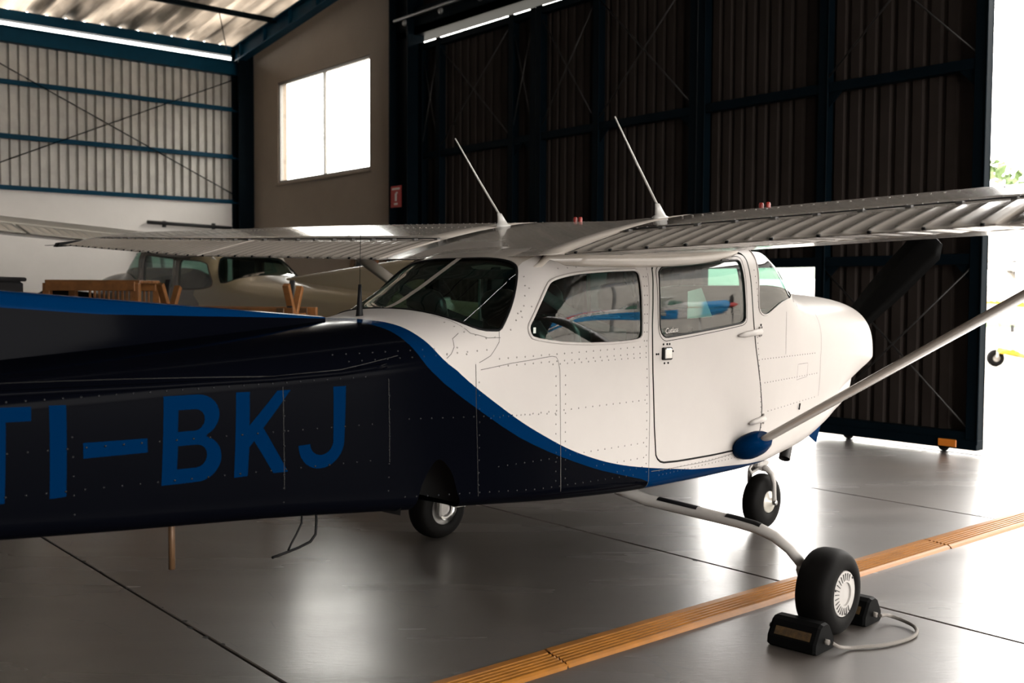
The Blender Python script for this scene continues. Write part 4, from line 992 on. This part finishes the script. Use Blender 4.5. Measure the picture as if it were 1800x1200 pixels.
# ------------------------------------------------------------------ wheel chocks and rope (aircraft axes)
RZ = Matrix.Rotation(ATH, 4, 'Z'); TA = Matrix.Translation(AO) @ RZ
def aw(x, y, z=0.): return TA @ Vector((x, y, z))
def chock(x, y0, L, label, flip, rz):
    o = empty('wheel_chock', aw(x, y0), ATH+rz); tag(o, label, 'wheel chock', 'chocks at the right main wheel')
    sec_ = [(-.075, 0), (-.088, .010), (-.084, .045), (-.042, .108), (-.02, .120), (.02, .120), (.042, .108), (.084, .045), (.088, .010), (.075, 0)]
    R = [[(a*k, -y, max(.0, b*k+(1-k)*.03)) for a, b in sec_] for y, k in ((0, .93), (.012, 1), (L-.012, 1), (L, .93))]
    B().rings(R, sm=False).build('chock_block', 'chock', o)
    for s_ in (-1, 1):
        v = []; n_ = Vector((s_*.065, 0, .05)).normalized()
        q0 = Vector((s_*.0787, 0, .053))+n_*.0014; q1 = Vector((s_*.058, 0, .084))+n_*.0014
        v = [q0+Vector((0, -.03, 0)), q0+Vector((0, -L+.03, 0)), q1+Vector((0, -L+.03, 0)), q1+Vector((0, -.03, 0))]
        B().add(v, [(0, 1, 2, 3)]).build('faded_stripe', 'chockyel', o, fix=False)
    B().tube([(0, -L+.004, .045), (0, -L-.018, .045)], .012, 8).build('rope_knot', 'rope', o)
    B().tube([(0, -.002, .06), (0, .03, .06)], [.006, .012], 8).build('end_bolt', 'darkmetal', o)
chock(-.250, -1.17, .225, 'black chock with a faded yellow stripe behind the near wheel', 1, 0)
chock(.255, -1.15, .225, 'black chock in front of the near wheel, partly hidden by the tyre', -1, 0)
rp_ = [(-.250, -1.428, .045), (-.23, -1.45, .03), (-.162, -1.46, .012), (-.10, -1.50, .011), (-.03, -1.545, .011), (.064, -1.577, .011), (.16, -1.592, .011), (.235, -1.584, .014), (.298, -1.546, .018), (.33, -1.485, .022), (.33, -1.43, .03), (.30, -1.415, .04), (.255, -1.408, .045)]
rp_ = [Vector(p) for p in rp_]
def cr(P, n=6):
    out = []
    for i in range(len(P)-1):
        a, b, c, d = P[max(i-1, 0)], P[i], P[i+1], P[min(i+2, len(P)-1)]
        for k in range(n):
            t = k/n; out.append(.5*((2*b)+(-a+c)*t+(2*a-5*b+4*c-d)*t*t+(-a+3*b-3*c+d)*t**3))
    return out+[P[-1]]
ro = B().tube([tuple(q) for q in cr(rp_)], .0085, 8).build('rope', 'rope'); ro.matrix_world = TA; tag(ro, 'grey rope looping on the floor between the two chocks', 'rope')
# ------------------------------------------------------------------ ochre ribbed guide strip, in segments
def strip_seg(x0, x1, y0, label):
    m = B(); w = .215; prof = [(0, 0), (.012, .012), (.060, .017)]
    for k in range(5):
        a = .066+k*.026; prof += [(a, .003), (a+.007, .003), (a+.010, .017), (a+.021, .017)]
    prof += [(.203, .010), (w, 0)]; n = len(prof); R = []; nx = max(2, int((x1-x0)/.25))
    for i in range(nx+1):
        q = i/nx; v = []
        for j, (a, z) in enumerate(prof):
            e = 0
            if i in (0, nx): e = (.012*(j % 2)+(.05*(.5-a/w)))
            v.append((x0+(x1-x0)*q+e, y0+w-a, z+.0005))
        R.append(v)
    o = m.rings(R, sm=False, close=True).build('floor_guide_strip', 'strip'); tag(o, label, 'floor strip', 'ochre floor strips')
strip_seg(-.275, 2.845, 2.985, 'nearest ochre ribbed floor strip, cut by the lower picture edge')
strip_seg(2.86, 5.955, 2.99, 'ochre ribbed floor strip passing behind the chocked wheel')
strip_seg(5.97, 9.05, 2.985, 'farthest ochre ribbed floor strip, running towards the open doorway')
# ------------------------------------------------------------------ parked beige aircraft at the back
def fixed_gear(root, lift, mt='white'):
    for sg in (-1, 1):
        w_ = wheel('main_wheel', (0, sg*1.25, .20-lift), .20, .16, .09, sg, False, root)
        B().tube([(-.1, sg*.3, .60), (-.06, sg*.75, .42-lift*.5), (0, sg*1.15, .22-lift)], [.04, .03, .025], 10).build('gear_leg', mt, root)
    wheel('nose_wheel', (1.65, 0, .18-lift), .18, .14, .075, -1, False, root)
    B().tube([(1.65, 0, .20-lift), (1.65, .08, .22-lift), (1.62, .06, .42-lift), (1.60, 0, .75)], .03, 10).build('nose_strut', mt, root)
bg_ = tag(empty('light_aircraft', (5.45, 12.30, .16), math.radians(93)), 'beige and brown high-wing aircraft parked at the back of the hangar', 'aircraft')
def p_beige(x, t): return 1 if (abs(t) > .42 and x > -.78+abs(t)*.0-.35*(abs(t)-1)) and abs(t) < 1.6 else 0
aircraft(bg_, p_beige, dict(mats=['beige', 'brown', 'beige'], wing='cream', fin='beige', dorsal='beige', semi_r=2.1, dih=.035, nofin=True, trim='brown', cuff='beige', prop=math.radians(2)))
bg_.scale = (1.06, 1.06, 1.06); fixed_gear(bg_, .151, 'beige')
# aircraft out on the apron, seen past the open door
oa = tag(empty('light_aircraft', (23.25, 9.15, .30), math.radians(140)), 'white high-wing aircraft with yellow trim parked outside in the daylight', 'aircraft')
def p_out(x, t): return 1 if 1.25 < abs(t) < 1.5 else 0
aircraft(oa, p_out, dict(mats=['boxwhite', 'yellow', 'boxwhite'], wing='boxwhite', fin='skyblue', dorsal='boxwhite', cuff='yellow')); fixed_gear(oa, .30, 'boxwhite')
tb = B().tube([(21.7, 10.0, .36), (22.6, 9.9, .22), (24.2, 9.6, .10)], .06, 8); tb.tube([(21.75, 9.75, .34), (22.6, 9.9, .22)], .05, 8)
tag(tb.build('tow_bar', 'yellow'), 'yellow tow bar lying by the outside aircraft', 'tow bar')
# aircraft that the cabin windows mirror
ra = tag(empty('light_aircraft', (25.5, -9.5, .30), math.radians(58)), 'white and bright blue aircraft on the apron, mirrored in the cabin windows', 'aircraft')
def p_ref(x, t): return 1 if (abs(t) > 1.35 and x < .9) or x > 1.6 else (2 if (x > 1.2 and 1.0 < abs(t) < 1.2) else 0)
aircraft(ra, p_ref, dict(mats=['boxwhite', 'skyblue', 'redpaint'], wing='boxwhite', fin='skyblue', dorsal='skyblue', cuff='skyblue', spin='redpaint')); fixed_gear(ra, .30, 'boxwhite')
for sg in (-1, 1):
    a = spt(-3.0, sg*1.15, .004); b = spt(-2.0, sg*1.15, .004); ux = (b-a).normalized()*(1 if sg < 0 else -1); org = a if sg < 0 else b
    text_mesh('N315Y6', .30, 'registration_letters', 'tarp', ra, Matrix(((ux.x, 0, 0, org.x), (ux.y, 0, -1 if sg < 0 else 1, org.y), (ux.z, 1, 0, org.z), (0, 0, 0, 1))))
# ------------------------------------------------------------------ far container and shelter beyond the apron
def container(x, y, z, sx, sy, sz, rz, label):
    o = empty('storage_container', (x, y, 0), rz); tag(o, label, 'container')
    B().box(-sx/2, sx/2, -sy/2, sy/2, z, z+sz, c=.04).build('box_body', 'boxwhite', o)
    m = B()
    for k in range(14): m.box(-sx/2-.03, -sx/2, -sy/2+.2+k*(sy-.4)/14, -sy/2+.2+(k+.5)*(sy-.4)/14, z+.1, z+sz-.1)
    m.build('side_ribs', 'boxwhite', o)
    for a in (-1, 1):
        for b in (-1, 1): B().box(a*sx/2-.1*a-.06, a*sx/2-.1*a+.06, b*sy/2-.1*b-.06, b*sy/2-.1*b+.06, 0, z).build('leg', 'darkmetal', o)
container(44, 22.2, 2.9, 3, 5.4, 1.45, .2, 'long white container raised on legs beyond the apron')
container(45, 29.5, 0, 5, 5, 2.2, .2, 'low white shed standing left of the raised container')
# ------------------------------------------------------------------ timber stands behind the tail
def stand(x, y, rz, L, H, label):
    o = empty('wing_cradle', (x, y, 0), rz); tag(o, label, 'timber stand', 'timber wing cradles')
    for s_ in (-1, 1):
        B().bar((-L/2, s_*.28, H-.10), (L/2, s_*.28, H-.10), .05, .09).build('rail', 'wood', o)
        for e in (-1, 1):
            B().bar((e*(L/2-.12), s_*.40, .0), (e*(L/2-.12), s_*.28, H-.06), .07, .07, upv=(1, 0, 0)).build('leg', 'wood2', o)
    for e in (-1, 1):
        B().bar((e*(L/2-.12), -.36, H-.16), (e*(L/2-.12), .36, H-.16), .05, .10).build('crosspiece', 'wood', o)
        B().bar((e*(L/2-.12), 0, H-.16), (e*(L/2-.12), -.17, H+.15), .05, .06, upv=(1, 0, 0)).build('cradle_arm', 'wood', o)
        B().bar((e*(L/2-.12), 0, H-.16), (e*(L/2-.12), .17, H+.13), .05, .06, upv=(1, 0, 0)).build('cradle_arm', 'wood', o)
        B().bar((e*(L/2-.12), -.10, H-.10), (e*(L/2-.12), -.02, H+.19), .02, .05, upv=(1, 0, 0)).build('cradle_pad', 'tarp', o)
        B().bar((e*(L/2-.12), .36, .25), (e*(L/2-.30), .30, H-.2), .03, .07).build('brace', 'wood2', o)
stand(4.22, 9.0, math.radians(-50), 1.45, 1.41, 'orange timber wing cradle nearest the rear window, with upright arms')
def crate(x, y, rz, label):
    o = empty('timber_crate', (x, y, 0), rz); tag(o, label, 'crate')
    L, Wd, H = .86, .6, 1.60
    for a in (-1, 1):
        for b in (-1, 1): B().box(a*(L/2)-.035, a*(L/2)+.035, b*(Wd/2)-.035, b*(Wd/2)+.035, 0, H-.03).build('post', 'wood', o)
    for b in (-1, 1):
        for z in (H-.06, H-.42, .25): B().box(-L/2, L/2, b*Wd/2-.05, b*Wd/2-.025, z-.045, z+.045).build('rail', 'wood', o)
        for k in range(9): B().box(-.02+k*.045, .0+k*.045, b*Wd/2-.03, b*Wd/2-.01, H-.38, H-.08, c=.003).build('slat', 'wood', o)
    for k in range(5): B().box(-L/2-.03, L/2+.03, -Wd/2+k*Wd/5+.005, -Wd/2+(k+1)*Wd/5-.005, H-.03, H, c=.004).build('top_board', 'wood', o)
crate(3.62, 10.6, math.radians(-40), 'slatted orange timber crate standing left of the wing cradles')
# lumber leaning on the front wall, poles against the left wall
for k, (y, mt, nm, lb) in enumerate(((14.50, 'wood2', 'plank', 'dark brown plank leaning at the wall, second from the post'), (14.72, 'wood', 'plank', 'orange plank leaning on the wall by the door post'), (14.98, 'wood2', 'plank', 'brown plank in the middle of the leaning boards'), (15.25, 'tarp', 'plank', 'blackish board leaning on the wall beside brown planks'), (15.48, 'wood2', 'plank', 'leftmost brown plank leaning under the large window'))):
    m = B().bar((XF-.52-.03*k, y, .0), (XF-.03, y+.05, 2.35+.12*(k % 2)), .12, .03, upv=(1, 0, 0)); m.bar((XF-.50-.03*k, y+.07, .0), (XF-.03, y+.11, 2.2), .02, .03, upv=(1, 0, 0))
    tag(m.build(nm, mt), lb, 'plank', 'boards leaning on the front wall')
for k, (x, mt, lb) in enumerate(((7.55, 'tarp', 'thick black pipe leaning on the left wall'), (7.82, 'rail', 'thin grey pipe leaning on the left wall beside the black one'))):
    m = B().tube([(x, YL-.75, .0), (x-.05, YL-.11, 2.55)], .06-.02*k, 10); m.tube([(x, YL-.75, 0), (x, YL-.74, .03)], .07-.02*k, 10)
    tag(m.build('leaning_pipe', mt), lb, 'pipe')
m = B().tube([(7.55, YL-.09, 2.80), (9.25, YL-.09, 2.76)], .035, 10)
for x in (7.9, 8.9): m.box(x-.03, x+.03, YL-.06, YL-.001, 2.72, 2.84)
tag(m.build('wall_pole', 'tarp'), 'black pole fixed level along the left wall above the wing', 'pole')
cb = empty('equipment_cabinet', (2.60, 10.62, 0), math.radians(-40)); tag(cb, 'dark cabinet at the left picture edge behind the blue fin', 'cabinet')
B().box(-.28, .18, -.25, .25, .09, 1.58, c=.02).build('cabinet_body', 'tarp', cb); B().box(-.30, .20, -.27, .27, 1.58, 1.62, c=.01).build('cabinet_top', 'tarp', cb)
for x in (-.24, .14):
    for y in (-.2, .2): B().revolve([(0, -.02), (.045, -.02), (.045, .02), (0, .02)], 12, axis='y', c=(x, y, .045)).build('caster', 'darkmetal', cb)
for k in range(5): B().tube([(-.15, -.275, .30+.27*k), (.05, -.275, .30+.27*k)], .010, 6).build('drawer_handle', 'rail', cb)
# fire extinguisher sign on the post
fs = empty('safety_sign', (XF-.235, 14.02, 3.02)); tag(fs, 'red fire-extinguisher sign with white symbol on the dark post', 'sign')
B().box(-.004, .004, -.15, .15, -.17, .17, c=.002).build('sign_plate', 'signred', fs)
m = B().box(-.007, -.004, -.025, .025, -.07, .05, c=.001); m.box(-.007, -.004, -.05, .0, .05, .075, c=.001); m.box(-.007, -.004, -.11, .11, .11, .14, c=.001); m.box(-.007, -.004, -.05, .05, -.13, -.10, c=.001); m.build('sign_symbol', 'signwhite', fs)
# electrical cabinet on the front wall
m = B().box(XF-.10, XF-.005, 14.35, 15.05, 2.55, 2.66); tag(m.build('wall_shelf', 'plaster'), 'thin shelf line fixed to the plaster wall near the sign', 'shelf')

# ------------------------------------------------------------------ unseen hangar added to cut sky light on the nose (mirrors in glass)
hb = empty('sky_blocker_hangar', (34, -17, 0)); tag(hb, 'out-of-view grey hangar added across the apron to block sky light, mirrored in the glass', 'light blocker')
m = B(); m.prism([(-23, 0), (23, 0), (23, 10.5), (0, 13.0), (-23, 10.5)], 14, (0, 0, 0), (0, 1, 0), (0, 0, 1)); m.build('walls', 'facade', hb)
for s_ in (-1, 1): B().bar((-.3, s_*23.3, 10.55), (-.3, 0, 13.15), .9, .2, upv=(0, 0, 1)).build('roof_edge', 'darkmetal', hb)
for k in range(6): B().box(-.12, -.02, -21+k*7, -14.3+k*7, .05, 7.5).build('door_panel', 'sheet', hb)
for k in range(5): B().box(-.06, -.01, -20+k*9, -17+k*9, 8.3, 9.4).build('window', 'tarp', hb)
